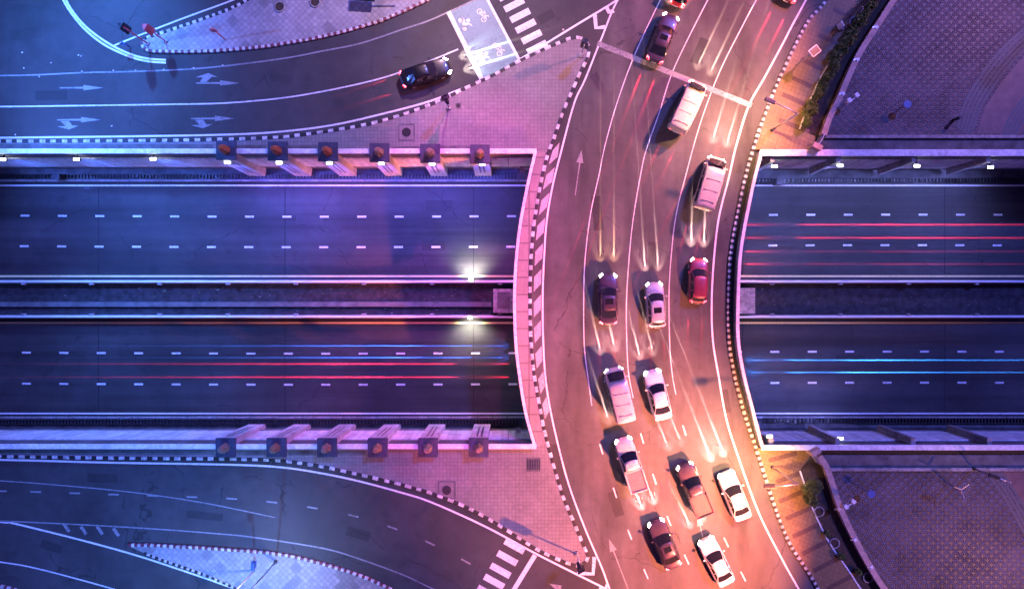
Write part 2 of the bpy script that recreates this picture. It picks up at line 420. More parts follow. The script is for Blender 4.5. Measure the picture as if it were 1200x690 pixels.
struct(m.build('road_patch', [asphalt('dark patch asphalt', .038), asphalt('grey patch asphalt', .048)]))
for i in range(-7, 9):
    for py in (219.8, 481.8):
        x, y = i * 9.3 + 2, P(0, py, TZ).y
        m2.add([(x, y - .14, TZ + .006), (x + .6, y - .14, TZ + .006), (x + .6, y + .14, TZ + .006), (x, y + .14, TZ + .006)], [(0, 1, 2, 3)])
struct(m2.build('drain_inlet', dark_steel))
# ------------------------------------------------------------------ markings on the upper level
mark('edge_line', left_line_full, .16, white_line, 0, .010)
mark('edge_line', [(996, -110), (970, -50), (944.6, 0), (930, 27), (916, 54), (896, 91), (877.6, 124), (863, 170), (853.7, 210), (842, 257), (836, 311.6), (834, 359), (835.5, 400), (842, 440), (851, 490), (865.5, 536), (889, 600), (915, 652), (935, 688), (965, 740), (995, 790)], .17, white_line, 0, .010)
mark('lane_line', [(800, -50), (774, 0), (744, 64), (723, 121), (708.7, 172), (702, 205), (692, 251), (685.5, 305), (684, 353), (684.5, 400), (687, 427), (693.5, 475)], .085, white, 0, .010)
mark('lane_line', [(856, -50), (828, 3), (790, 80), (772, 134), (756.5, 178.5), (748.5, 217), (741, 264), (736.5, 311.6), (734, 359), (734.8, 410), (737, 440), (742, 466)], .085, white, 0, .010)
mark('lane_line', [(912, -50), (889, -5), (871, 29), (842.6, 86), (820, 147), (802, 212), (793, 248), (787.5, 289), (784, 343), (785, 407), (788, 440), (792, 462)], .085, white, 0, .010)
dashes('dashed_lane_line', [(704.6, 526), (720.6, 577), (738, 626), (757, 672), (778, 718)], 1.0, .12, white)
dashes('dashed_lane_line', [(752.5, 513.5), (767, 561), (784, 610), (804.6, 655), (827, 700)], 1.0, .12, white)
dashes('dashed_lane_line', [(802, 504), (817, 553), (833, 596), (851, 635), (871, 675), (894, 718)], 1.0, .12, white)
mark('stop_line', [(700, 51), (881, 124)], .5, faded, 0, .012)
# road entering from the upper left
mark('edge_line', [(-180, 163), (-60, 162), (0, 161.6), (150, 160), (264, 158), (327.5, 154.6), (391, 146.6), (455, 132), (500, 120), (528, 109.5), (565, 94), (609, 70), (673, 31), (724, 0), (775, -35), (840, -85)], .18, white_line)
mark('lane_line', [(-100, 89), (22, 88.6), (96, 85.5), (159, 84), (239, 80), (327.5, 69.5), (378.5, 60), (423, 51), (471, 35), (500, 25.5), (526.5, 14), (575, -9), (640, -45)], .14, faded)
mark('lane_line', [(-100, 126), (21, 125), (96, 124), (200, 122.5), (264, 121), (327.5, 115.5), (375, 108), (423, 98), (460, 88), (498, 74), (537, 58)], .14, white)
mark('edge_line', [(134, 53.5), (178.5, 35.7), (225, 18), (274, 0), (360, -35)], .15, white_line)
for o_ in (-1.6, 1.6):  # curved headlight trail, put down as two white painted lines
    mark('painted_light_trail', [(60 + o_, -40), (70 + o_, -14), (75.5 + o_, 0), (86 + o_, 17), (102 + o_ * .8, 35 - o_ * .6), (124 + o_ * .7, 51.5 - o_), (150, 64.3 - o_), (172, 70.4 - o_), (194.5, 72.2 - o_)], .19, white_line)
bx = [P(525, 16.5), P(565, -4), P(573, -1), P(609, 71), P(565, 93.5)]
struct(poly_mb(MB(), [P(526, 14.5), P(568, -7), P(609, 71), P(565, 93)], 0, 0, .004).build('bike_box', teal))
mark('stop_line', [(525.5, 14), (565, 94)], .42, white_line, 0, .012)
mark('stop_line', [(567, -8), (608.5, 70.5)], .26, white_line, 0, .012)
def bars(name, centres, L, W, ang, mat=white):
    mb = MB()
    for x, y in centres:
        p = P(x, y); d = Vector((math.cos(ang), math.sin(ang), 0)); strip_mb(mb, [p - d * L / 2, p + d * L / 2], W, dz=.010)
    return struct(mb.build(name, mat))
bars('crosswalk', [(588, -32), (595, -19), (602.5, 6), (609.5, 18.5), (616, 31), (623, 43.5), (629.5, 56)][2:] + [(596, -6.5), (589.5, -19)], 2.0, .62, R(27))
bars('crosswalk', [(603, 639.5), (594.5, 653.5), (586.5, 668), (579, 681), (571, 694)], 2.05, .62, R(-29))
mark('stop_line', [(627, 650), (600, 694), (588, 714)], .42, white, 0, .012)
# lower left roads
mark('edge_line', [(-180, 537), (0, 538.5), (127.5, 541.7), (264, 544), (327.5, 547), (378.5, 554.5), (423, 564), (471, 577), (500, 586), (540, 603), (577.5, 621), (628.5, 648.5), (673, 671), (711, 690), (760, 716), (840, 758)], .18, white_line)
dashes('dashed_lane_line', [(-86, 573), (-42, 574), (1.6, 575), (42, 576), (87.6, 577.5), (133, 579), (178.5, 580.5), (225, 582), (271.7, 584), (318.6, 588), (366, 594.5), (414, 604), (460, 618), (504, 636), (546, 657.5), (586, 682)], 1.0, .15, faded)
mark('lane_line', [(-120, 606), (0, 610), (108, 615), (191, 620), (250, 624.5), (296, 629), (378.5, 642), (423, 655), (471, 672.5), (498, 685), (540, 705)], .13, faded)
mark('lane_line', [(-80, 601), (0, 611), (19, 613.5), (96, 632.6), (159, 650), (223, 671), (280, 691), (340, 714)], .17, white_line)
mark('lane_line', [(-60, 651), (0, 658), (45, 666), (127, 688), (180, 705)], .13, white)
mark('lane_line', [(-60, 562), (0, 563), (80, 569), (160, 577), (240, 589), (323, 606)], .11, faded, 0, .014)
bars('gore_hatching', [(78, 618), (98, 621), (117, 621), (136, 623)], .9, .3, R(-55), faded)

def shape(name, pts, mat=white, layer=.012):
    return struct(poly_mb(MB(), [P(*q) for q in pts], 0, 0, layer).build(name, mat))
def arrow_right(x, y, s=1, turn=0):
    mb = MB()
    poly_mb(mb, [P(x - 26, y - .5), P(x - 26, y + .9), P(x + 2, y + 1.2), P(x + 2, y + 3.2), P(x + 25, y + .2), P(x + 2, y - 3.2), P(x + 2, y - 1)], 0, 0, .012)
    if turn:
        t = turn
        poly_mb(mb, [P(x - 22, y - t * 1), P(x - 14, y - t * 1), P(x - 8, y - t * 7), P(x - 1, y - t * 7), P(x - 12, y - t * 11.5), P(x - 27, y - t * 6.5), P(x - 18, y - t * 6.5)] if t > 0 else
                [P(x - 22, y + 1.5), P(x - 12, y + 1.5), P(x - 8, y + 7), P(x - 1, y + 7), P(x - 12, y + 11.5), P(x - 26, y + 8), P(x - 16, y + 7.5)], 0, 0, .016)
    return struct(mb.build('direction_arrow', faded))
arrow_right(96, 103); arrow_right(256, 97.5, turn=1); arrow_right(93, 140.5, turn=-1); arrow_right(250, 139, turn=-1)
def arrow_up(tip, tail, w=4.2, head=15):
    a, b = Vector(tip), Vector(tail); d = (a - b).normalized(); n_ = Vector((-d.y, d.x)); h = a - d * head
    shape('direction_arrow', [a, h + n_ * w, h + n_ * .8, b + n_ * .5, b - n_ * .5, h - n_ * .8, h - n_ * w], faded)
arrow_up((681.5, 176), (674, 229)); arrow_up((713.5, 631), (737, 692)); arrow_up((643, 683), (690, 705)); arrow_up((817, 600), (826, 640), 3.6, 16)
# chevrons in the two gores and hatched blocks beside the bridge walkway
def chevron(pts, w): mark('chevron', pts, w, white, 0, .012, 1)
chevron([(697, 17.5), (698.5, 33), (709, 32)], .38); chevron([(710.5, 8), (713.5, 14.5), (719.5, 13)], .38)
chevron([(696.5, 652), (695, 672), (676, 671)], .36); chevron([(712, 684), (709, 690), (702, 689)], .3)
kl = line([q for q in kerb_nw if 160 < q[1] < 510 and q[0] > 615]); ll = line([q for q in left_line_full if 150 < q[1] < 530])
mb = MB(); kk = resample(kl, .2)
i = 6
while i + 8 < len(kk):
    def at(p, dy, f):
        yy = p.y + dy; a = min(ll, key=lambda q: abs(q.y - yy)); b = min(kl, key=lambda q: abs(q.y - yy))
        return Vector((b.x + (a.x - b.x) * f, yy, .012))
    p, q = kk[i], kk[i + 7]
    poly_mb(mb, [at(p, 0, .30), at(p, .75, .86), at(q, .75, .86), at(q, 0, .30)])
    i += 12
struct(mb.build('hatched_blocks', paint('scuffed road paint', (.40, .38, .38), .5)))

# cycle and motorcycle symbols in the bike box
def symbol(cx, cy, kind, ang=R(-62)):
    mb = MB(); c, s_ = math.cos(ang), math.sin(ang)
    def T(u, v): return P(cx, cy) + Vector((u * c - v * s_, u * s_ + v * c, .012))
    def ringm(u, v, r, t):
        vs = []; n_ = 18
        for rr in (r - t, r): vs += [T(u + rr * math.cos(2 * math.pi * k / n_), v + rr * math.sin(2 * math.pi * k / n_)) for k in range(n_)]
        mb.add(vs, [(k, n_ + k, n_ + (k + 1) % n_, (k + 1) % n_) for k in range(n_)])
    def st(a, b, t): strip_mb(mb, [T(*a), T(*b)], t)
    if kind == 'bike':
        ringm(-.42, 0, .26, .07); ringm(.42, 0, .26, .07)
        for a, b in (((-.42, 0), (-.15, .34)), ((-.15, .34), (.28, .34)), ((-.15, .34), (0, 0)), ((0, 0), (.28, .34)), ((.42, 0), (.24, .5)), ((.24, .5), (.42, .52)), ((-.42, 0), (0, 0)), ((-.26, .42), (-.04, .42))): st(a, b, .06)
    else:
        poly_mb(mb, [T(*q) for q in ((-.62, .02), (-.5, -.22), (-.2, -.1), (.15, -.1), (.4, -.25), (.62, -.02), (.5, .2), (.3, .18), (.25, .42), (.55, .62), (.4, .68), (.12, .48), (.0, .22), (-.3, .3), (-.5, .24))])
        ringm(-.42, -.05, .24, .1); ringm(.42, -.05, .24, .1); ringm(-.08, .56, .17, .16)
    struct(mb.build('bicycle_symbol' if kind == 'bike' else 'motorcycle_symbol', white_line))
symbol(564.5, 18.5, 'bike'); symbol(583, 58.5, 'bike'); symbol(543, 28.5, 'moto'); symbol(564, 67, 'moto')
mb = MB()
for x, y in [(28, 80), (60, 74), (96, 84), (133, 83), (159, 83), (192, 82), (227, 80), (261, 77), (92, 65), (26, 62), (660, 35), (46, 90), (95, 66), (131, 148), (86, 165), (18, 158)]:
    p = P(x, y); mb.box(p.x, p.y, .012, .14, .14, .05, .3, 0, .7)
struct(mb.build('road_studs', kerb_white))

# ------------------------------------------------------------------ pavements
kw = line(kerb_nw)
north = [p for p in kw if p.y > NY + .0]
iN = max(i for i, p in enumerate(kw) if p.y > NY - .2); iS = min(i for i, p in enumerate(kw) if p.y < SY + .2)
nN = kw[:iN + 1]; nS = kw[iS:]; nB = kw[iN:iS + 1]
pave_obj('island_pavement', nN + [Vector((deck_l[0].x + .15, NY + .23, 0)), Vector((kw[0].x, NY + .23, 0))], pave)
pave_obj('island_pavement', nS + [Vector((kw[-1].x, SY - .23, 0)), Vector((deck_l[-1].x + .15, SY - .23, 0))], pave)
pl = [p + n_ * .18 for p, n_ in zip(deck_l, norms(deck_l))]
pave_obj('bridge_walkway', nB + [Vector((deck_l[-1].x + .15, SY - .23, 0))] + list(reversed(pl[1:-1])) + [Vector((deck_l[0].x + .15, NY + .23, 0))], pave_bridge)
kerb('island_kerb', kerb_nw, .52, [kerb_black, kerb_white])
kerb('walkway_kerb', kerb_right, .28, [kerb_black, kerb_white], .30)
# upper left island
isl_low = [(167, 50), (168.5, 56.5), (176, 60), (191, 61), (242, 60.6), (300, 56.5), (327.5, 52.6), (378.5, 43.5), (423, 32), (455, 21.5), (500, 1), (560, -28), (640, -70)]
isl_up = [(167, 50), (170, 46.5), (178.5, 43), (204, 35), (242, 22), (274, 9.6), (300, -4), (360, -32), (440, -70)]
pave_obj('island_pavement', line(isl_low) + list(reversed(line(isl_up)[1:])), pave_dia)
kerb('island_kerb', isl_low, .30, [kerb_red, kerb_white], .3); kerb('island_kerb', isl_up[1:], .32, [kerb_black, kerb_white], .3)
# lower left island
isl2_up = [(151, 638), (170, 638), (191, 638.8), (264, 643), (327.5, 648.5), (378.5, 660), (423, 674), (461, 691), (520, 722)]
isl2_lo = [(151, 638), (170, 647), (191, 655), (239, 672), (285, 692), (340, 718), (400, 748)]
pave_obj('island_pavement', line(isl2_up) + list(reversed(line(isl2_lo)[1:])), pave_dia)
kerb('island_kerb', isl2_up, .30, [kerb_red, kerb_white], .28); kerb('island_kerb', isl2_lo[1:], .28, [kerb_black, kerb_white], .26)
pave_obj('corner_pavement', line([(-120, 668), (-30, 680), (0, 685.5), (24, 692), (70, 705), (70, 800), (-120, 800)], 0, 2), pave_dia)
kerb('corner_kerb', [(-120, 668), (-30, 680), (0, 685.5), (24, 692), (70, 705)], .3, [kerb_red, kerb_white], .3)

# right side: walkway, planting bed, low wall, patterned plaza
bed_n = [(1090, -110), (1060, -60), (1025, -8), (1007, 16), (973, 70), (952.5, 108.5), (936, 152)]
edge_n = [(1118, -110), (1080, -50), (1045, 0), (1026, 29), (1003.5, 64), (990, 92), (979, 118), (968, 140), (961, 160)]
bed_s = [(936.6, 551), (944, 573), (952.5, 597.6), (971.6, 636), (994, 668), (1010, 692), (1050, 745), (1085, 790)]
edge_s = [(956, 532), (965, 547), (981, 594), (1000, 633), (1019.5, 668), (1034, 690), (1066, 740), (1100, 790)]
def side(bed, edge, yk, yw, sgn, kr):
    b, e = line(bed), line(edge)
    k = [p for p in line(kr) if (p.y > yk if sgn > 0 else p.y < yk)]
    if sgn > 0: walkp = k + [Vector((k[-1].x - .1, yw, 0)), Vector((e[-1].x - .5, yw, 0)), e[-1] + Vector((-.5, 0, 0)), b[-1]] + list(reversed(b[:-1]))
    else: walkp = list(reversed(k)) + [Vector((k[0].x - .1, yw, 0)), Vector((e[0].x - .5, yw, 0)), e[0] + Vector((-.5, 0, 0)), b[0]] + b[1:]
    pave_obj('walkway_pavement', walkp, walk, .15)
    bedp = b + list(reversed(e)); pave_obj('planting_bed', bedp, soil, .12)
    kb = MB(); strip_mb(kb, b, .14, dz=.17); wall_along(kb, b, .14, .02, .2); struct(kb.build('planting_bed_kerb', conc_white))
    far = [Vector((170, e[-1].y if sgn > 0 else e[0].y, 0)), Vector((170, e[0].y if sgn > 0 else e[-1].y, 0))]
    pz = (e + far) if sgn > 0 else (list(reversed(e)) + far)
    pave_obj('plaza_paving', pz, scale_mat, .05)
    bw = MB(); wall_along(bw, e, .42, 0, .75); wall_along(bw, e, .52, .75, .84)
    return b, e, bw
bN, eN, wN = side(bed_n, edge_n, NY, NY + .33, 1, kerb_right)
bS, eS, wS = side(bed_s, edge_s, SY, SY - .33, -1, kerb_right)
wall_stone = plain('pink sandstone', (.42, .30, .25), .7, var=.25, nscale=2)
tag(wN.build('low_wall', wall_stone), 'pinkish low curving stone wall edging the upper fan-patterned plaza', 'wall', 'low curved walls beside the plazas')
tag(wS.build('low_wall', wall_stone), 'pinkish low curving stone wall edging the lower fan-patterned plaza', 'wall', 'low curved walls beside the plazas')
# darker bands laid across the ochre walkway
mb = MB()
for a, b in (((906, 176), (936, 184)), ((912, 141), (948, 155)), ((916, 111), (944, 124)), ((928, 92), (950, 102)), ((938, 70), (962, 82)), ((958, 42), (984, 54)), ((976, 12), (1002, 24)),
             ((900, 539), (933, 530)), ((909, 564), (936, 554)), ((912, 587), (940, 575)), ((920, 607), (950, 594)), ((928, 628), (962, 612)), ((939, 648), (973, 631)), ((952, 668), (986, 651)), ((968, 689), (1000, 672))):
    strip_mb(mb, [P(*a), P(*b)], .42, dz=.156)
struct(mb.build('walkway_bands', walk_band))
# plaza inlays: curved dark band with ribs and a smooth granite centre
def inlay(c, widths, inner, nm):
    mb = MB()
    for o_ in widths:
        w_ = line([(x + o_ * .8, y + o_ * (.65 if nm == 'n' else -.6)) for x, y in c]); strip_mb(mb, w_, .26, dz=.058)
    struct(mb.build('plaza_band', band_mat))
    if inner: struct(poly_mb(MB(), [P(*q) for q in inner], 0, 0, .054).build('plaza_inlay', pink_mat))
inlay([(1260, -10), (1205, 30), (1172, 60), (1150, 88), (1132, 118), (1122, 150)], [0, 4.6, 9.2, 13.8, 18.4], [(1290, 0), (1225, 45), (1192, 74), (1170, 101), (1153, 128), (1144, 157), (1290, 157)], 'n')
inlay([(1250, 75), (1205, 110), (1182, 140), (1175, 158)], [0, 4.6, 9.2, 13.8], None, 'n')
inlay([(1150, 545), (1172, 575), (1190, 605), (1212, 650), (1240, 720)], [0, 4.6, 9.2, 13.8], [(1168, 548), (1186, 570), (1206, 606), (1232, 655), (1300, 700), (1300, 548)], 's')
# gutter strips between plazas and trench walls
for y0, y1 in ((P(0, 177).y, P(0, 163).y), (P(0, 547).y, P(0, 533).y)):
    m = MB(); m.box((P(962, 0).x + 165) / 2, (y0 + y1) / 2, 0, 165 - P(962, 0).x, y1 - y0, .075); struct(m.build('gutter_ground', conc_dark))
for y in (161, 549):
    m = MB(); m.box((P(966, 0).x + 165) / 2, P(0, y).y, 0, 165 - P(966, 0).x, .3, .32)
    tag(m.build('plaza_kerb_wall', conc, bevel=.02), 'low concrete upstand along the trench side of the %s plaza' % ('upper' if y < 300 else 'lower'), 'wall')
# relaid grey strips beside the west parapets
m = MB()
for x0, x1, y in ((0, 250, 172), (278, 312, 173), (338, 372, 173), (460, 492, 174.5), (516, 552, 174)): m.add([P(x0, y - 3, .156), P(x1, y - 3, .156), P(x1, y + 2.2, .156), P(x0, y + 2.2, .156)], [(3, 2, 1, 0)])
for x0, x1, y in ((0, 250, 530), (278, 312, 531), (338, 372, 531), (396, 430, 531)): m.add([P(x0, y - 3, .156), P(x1, y - 3, .156), P(x1, y + 2.2, .156), P(x0, y + 2.2, .156)], [(3, 2, 1, 0)])
struct(m.build('pavement_patches', conc_dark))

# ------------------------------------------------------------------ retaining walls
panel_n = grimy('pale wall panels', (.76, .77, .78), .6, .35)
def retaining(x0, x1, y, inward, label, cope_w, top=1.0):
    root = empty('retaining_wall', ((x0 + x1) / 2, y, TZ), 0, label, 'wall', 'retaining walls of the underpass'); X = (x0 + x1) / 2; L = x1 - x0
    b = MB(); b.box(0, 0, 0, L, .35, -TZ + top - .2); b.build('wall', conc_dark, root)
    c = MB(); c.box(0, 0, -TZ + top - .2, L, cope_w, -TZ + top); c.build('coping', conc_white, root, bevel=.03)
    p = MB(); n = int(L / 2.6)
    for i in range(n):
        cx = -L / 2 + (i + .5) * L / n
        p.box(cx, inward * .235, 2.0, L / n - .07, .12, 5.9)
    p.build('wall_panel', panel_n, root)
    s = MB(); s.box(0, inward * .26, 1.75, L, .16, 1.97); s.build('ledge', conc, root)
    return root
BX = {'nl': P(627, 0).x, 'nr': P(887, 0).x, 'sl': P(627, 0).x, 'sr': P(888, 0).x}
retaining(X0, BX['nl'] + .1, NY, -1, 'upper retaining wall of the underpass left of the bridge, under the pillars', .46)
retaining(BX['nr'], X1, NY - .15, -1, 'upper retaining wall of the underpass right of the bridge, with three ribs', .62)
retaining(X0, BX['sl'] + .1, SY, 1, 'lower retaining wall of the underpass left of the bridge, under the pillars', .46)
retaining(BX['sr'], X1, SY - .1, 1, 'lower retaining wall of the underpass right of the bridge, pale panels with ribs', .5)
# bridge parapets
def parapet(w, label):
    root = empty('bridge_parapet', (0, 0, 0), 0, label, 'parapet', 'parapets of the overpass')
    b = MB(); wall_along(b, w, .22, -1.1, .82); b.build('wall', conc, root)
    c = MB(); wall_along(c, w, .28, .82, .98); c.build('coping', conc_white, root); return root
parapet(deck_l, 'white topped parapet on the left edge of the overpass beside its walkway')
parapet([p + n_ * -.05 for p, n_ in zip(deck_r, norms(deck_r))], 'white topped parapet on the right edge of the overpass against its fine kerb')
for x, y0, nm in (((deck_l[0].x + deck_r[0].x) / 2, NY, 'n'), ((deck_l[-1].x + deck_r[-1].x) / 2, SY, 's')):
    m = MB(); m.box(x, y0, TZ, deck_r[0].x - deck_l[0].x - .6, .5, -1.1)
    tag(m.build('bridge_abutment', conc), 'concrete abutment wall carrying the %s end of the overpass deck' % ('upper' if nm == 'n' else 'lower'), 'wall')

# drain gratings at the foot of the walls
def grating(x0, x1, py, label):
    m = MB(); y = ylow(py, TZ + .3); n = int((x1 - x0) / .34)
    for yy in (-.24, .24): m.box((x0 + x1) / 2, y + yy, TZ + .2, x1 - x0, .06, TZ + .52)
    for i in range(n): m.box(x0 + (i + .5) * (x1 - x0) / n, y, TZ + .2, .13, .42, TZ + .46)
    return tag(m.build('drain_grating', dark_steel), label, 'grating', 'drain gratings along the underpass walls')
GX = P(0, 0, TZ)
grating(-75, P(606, 0, TZ).x, 207.3, 'dark slatted drain grating at the foot of the upper wall, left of the bridge')
grating(P(885, 0, TZ).x, 75, 212, 'dark slatted drain grating at the foot of the upper wall, right of the bridge')
grating(-75, P(608, 0, TZ).x, 494, 'dark slatted drain grating at the foot of the lower wall, left of the bridge')
grating(P(892, 0, TZ).x, 75, 492.5, 'dark slatted drain grating at the foot of the lower wall, right of the bridge')

dull_brass = plain('dull brass', (.25, .20, .14), .55, .4, .35)
shaft_mat = grimy('pale pillar stone', (.60, .59, .60), .7, .4)
# pillars with slate cap and metal finial
PX = [264.5, 325, 384, 444.5, 504, 562.5]; QX = [264, 323.5, 383, 442.5, 501.5, 561]
ordn = ['first', 'second', 'third', 'fourth', 'fifth', 'sixth']
def pillar(px, side_, i):
    top = 1.25; py = 176 + i * .9 if side_ > 0 else 524.5
    c = P(px, py, top); yface = NY if side_ > 0 else SY; s = -side_
    root = empty('wall_pillar', (c.x, yface, TZ), 0, '%s pillar from the left on the %s wall, its %s finial on a slate cap' % (ordn[i], 'upper' if side_ > 0 else 'lower', 'red copper' if side_ > 0 and i < 3 else 'brass'), 'pillar', 'pillars along the underpass walls')
    dy = c.y - yface
    sh = MB(); h = -TZ + top - .3
    # shaft leans: wider foot, straight back
    y0, y1 = s * .18, s * (1.0 if side_ > 0 else .62)
    sh.add([(-.85, y0, 0), (.85, y0, 0), (.85, y1, 0), (-.85, y1, 0), (-.8, y0, h), (.8, y0, h), (.8, s * .85, h), (-.8, s * .85, h)],
           [(0, 1, 2, 3), (7, 6, 5, 4), (0, 4, 5, 1), (1, 5, 6, 2), (2, 6, 7, 3), (3, 7, 4, 0)]); sh.build('shaft', shaft_mat, root)
    sl_ = MB(); a0, a1 = s * 1.262, s * .79
    for f, z0_, z1_ in ((-.28, 2.2, h - .5), (.12, 2.2, h - .5)):
        ya, yb = (y1 + (s * .85 - y1) * z0_ / h) + s * .012, (y1 + (s * .85 - y1) * z1_ / h) + s * .012
        sl_.add([(f, ya, z0_), (f + .16, ya, z0_), (f + .16, yb, z1_), (f, yb, z1_)], [(0, 1, 2, 3)])
    sl_.build('slot', dark_steel, root)
    cp = MB(); cp.box(0, dy, h, 1.82, 1.75, h + .3); cp.build('cap', cap_mat, root, bevel=.03)
    fn = MB(); n = 6; vs = []
    for z, r in ((0, .46), (.2, .46), (1.15, .26), (1.25, .2)): vs += [(r * math.cos(2 * math.pi * k / n + .5), dy + r * math.sin(2 * math.pi * k / n + .5), h + .3 + z) for k in range(n)]
    fs = [(j * n + k, j * n + (k + 1) % n, (j + 1) * n + (k + 1) % n, (j + 1) * n + k) for j in range(3) for k in range(n)] + [tuple(range(3 * n, 4 * n))]
    fn.add(vs, fs); fn.build('finial', copper if side_ > 0 and i < 3 else (gold if i % 2 else dull_brass), root)
    return root
for i, x in enumerate(PX): pillar(x, 1, i)
for i, x in enumerate(QX): pillar(x, -1, i)
# ribs on the walls right of the bridge
def rib(px_top, py_top, side_, label):
    y = NY - .15 if side_ > 0 else SY - .1; s = -side_; c = P(px_top, py_top, .4)
    m = MB(); m.add([(c.x - .22, y + s * .18, -5.2), (c.x + .22, y + s * .18, -5.2), (c.x + .22, y + s * .95, -5.2), (c.x - .22, y + s * .95, -5.2), (c.x - .22, y + s * .18, .7), (c.x + .22, y + s * .18, .7), (c.x + .22, y + s * .8, .7), (c.x - .22, y + s * .8, .7)],
          [(0, 1, 2, 3), (7, 6, 5, 4), (0, 4, 5, 1), (1, 5, 6, 2), (2, 6, 7, 3), (3, 7, 4, 0)])
    tag(m.build('wall_rib', conc, bevel=.02), label, 'rib', 'concrete ribs on the underpass walls')
for i, x in enumerate((904, 981, 1069, 1156)): rib(x, 190, 1, '%s concrete rib from the bridge on the upper right retaining wall' % ordn[i])
for i, x in enumerate((902, 980, 1068, 1157)): rib(x, 511, -1, '%s concrete rib from the bridge on the lower right retaining wall' % ordn[i])

# lamps on the walls
def wall_lamp(px, py, side_, label, e=220, col=(.35, .5, 1.0), yoff=0):
    z = .25; c = P(px, py, z); s = -side_
    yw = (NY if side_ > 0 else SY) if yoff == 0 else yoff
    root = empty('wall_lamp', (c.x, c.y, z), 0, label, 'lamp', 'wall lamps of the underpass')
    b = MB(); b.box(0, 0, -.12, .62, .3, .06); b.box(0, (yw - c.y) / 2, -.1, .12, abs(yw - c.y), .0); b.build('housing', dark_steel, root, bevel=.02)
    l = MB(); l.box(0, s * .02, .062, .5, .22, .10); l.box(0, s * .02, -.16, .5, .22, -.125); l.build('lens', lens_cool, root)
    lamp('lamp_light', (0, s * .3, -.3), root, 'SPOT', e, col, (0, s * 4.0, -7), 110, 1, .15)
    return root
for i, x in enumerate((4, 90, 180)): wall_lamp(x, 187 - i * .3, 1, '%s lamp from the left on the blue lit upper wall before the pillars' % ordn[i], 3000, (.07, .17, 1.0))
for i, x in enumerate(PX): wall_lamp(x + 2.5, 190.5 + i * .4, 1, 'small lamp on the front of the %s pillar of the upper wall' % ordn[i], 3500, (.12, .12, 1.0))
for i, (x, y) in enumerate(((907, 195), (984, 194), (1074, 194.5), (1160, 196))): wall_lamp(x, y, 1, '%s lamp from the bridge on the upper wall right of it' % ordn[i], 3000, (.25, .28, 1.0), NY - .15)
for i, (x, y) in enumerate(((901.5, 511), (984, 513.5))): wall_lamp(x, y, -1, '%s lamp from the bridge on the lower wall right of it' % ordn[i], 2000, (.25, .25, 1.0), SY - .1)
# unlit small fitting on the end wall by the bridge
for px, py, s in ((612, 199, 1), (607, 503, -1)):
    c = P(px, py, -3); r_ = empty('junction_box', (c.x, c.y, -3), 0, 'pale box fitting on a bracket near the bridge end of the %s wall' % ('upper' if s > 0 else 'lower'), 'box')
    b = MB(); b.box(0, 0, 0, .5, .5, .5); b.build('box', conc, r_, bevel=.03); b = MB(); b.box(.7, s * .05, .12, 1.0, .16, .3); b.build('bracket', steel, r_)

# ------------------------------------------------------------------ median barriers with rails, brackets, lamps
def barrier(y, s, label):
    root = empty('median_barrier', (0, y, TZ), 0, label, 'barrier', 'barriers of the underpass median')
    b = MB(); L = X1 - X0
    b.add([(-L / 2, -.2, 0), (L / 2, -.2, 0), (L / 2, -.1, .85), (-L / 2, -.1, .85), (-L / 2, .2, 0), (L / 2, .2, 0), (L / 2, .1, .85), (-L / 2, .1, .85)],
          [(0, 1, 2, 3), (5, 4, 7, 6), (3, 2, 6, 7), (4, 0, 3, 7), (1, 5, 6, 2)]); b.build('wall', conc, root)
    r_ = MB(); r_.tube([(-L / 2, 0, 1.05), (L / 2, 0, 1.05)], .11, 8); r_.build('rail', white_steel, root, True)
    for i in range(-14, 15):
        k = MB(); k.box(i * 6.98 + P(23, 0, -6).x + 6.98 * 6 + .4, s * .12, .8, .42, .42, 1.12); k.build('bracket', conc, root, bevel=.03)
    return root
barrier(UB, -1, 'upper barrier of the median with a white tubular rail'); barrier(LB, 1, 'lower barrier of the median with a white tubular rail')
def flood(px, py, s, label):
    c = P(px, py, -5.6); root = empty('flood_lamp', (c.x, c.y, -5.75), 0, label, 'lamp', 'flood lamps on the median')
    b = MB(); b.box(0, 0, 0, .45, .34, .42); b.box(0, 0, -.25, .12, .12, 0); b.build('housing', dark_steel, root, bevel=.03)
    l = MB(); l.box(0, s * .19, .06, .42, .05, .40); l.box(0, s * .03, .425, .34, .2, .445); l.build('lens', lens_flood, root)
    lamp('lamp_light', (0, s * .45, .3), root, 'SPOT', 1100, (1, .93, .78), (0, s * 2.2, -1.3), 130, .9, .08)
flood(552, 329, 1, 'lit flood lamp on the upper median barrier near the bridge'); flood(551, 371, -1, 'lit flood lamp on the lower median barrier near the bridge')
for px, lab in ((590.5, 'left'), (871.5, 'right')):
    c = P(px, 352.5, -5.4); w_, d_ = (25, 28) if px < 600 else (27, 30)
    root = empty('concrete_block', (c.x, c.y, TZ + .25), 0, 'square concrete plinth on the median just %s of the bridge' % lab, 'plinth', 'plinths on the median')
    b = MB(); b.box(0, 0, 0, w_ * .087, d_ * .087, 1.35); b.build('base', conc, root, bevel=.04)
    b = MB(); b.box(0, .05, 1.35, w_ * .087 * .62, d_ * .087 * .7, 1.40); b.build('lid', conc_dark if px < 600 else conc, root, bevel=.01)
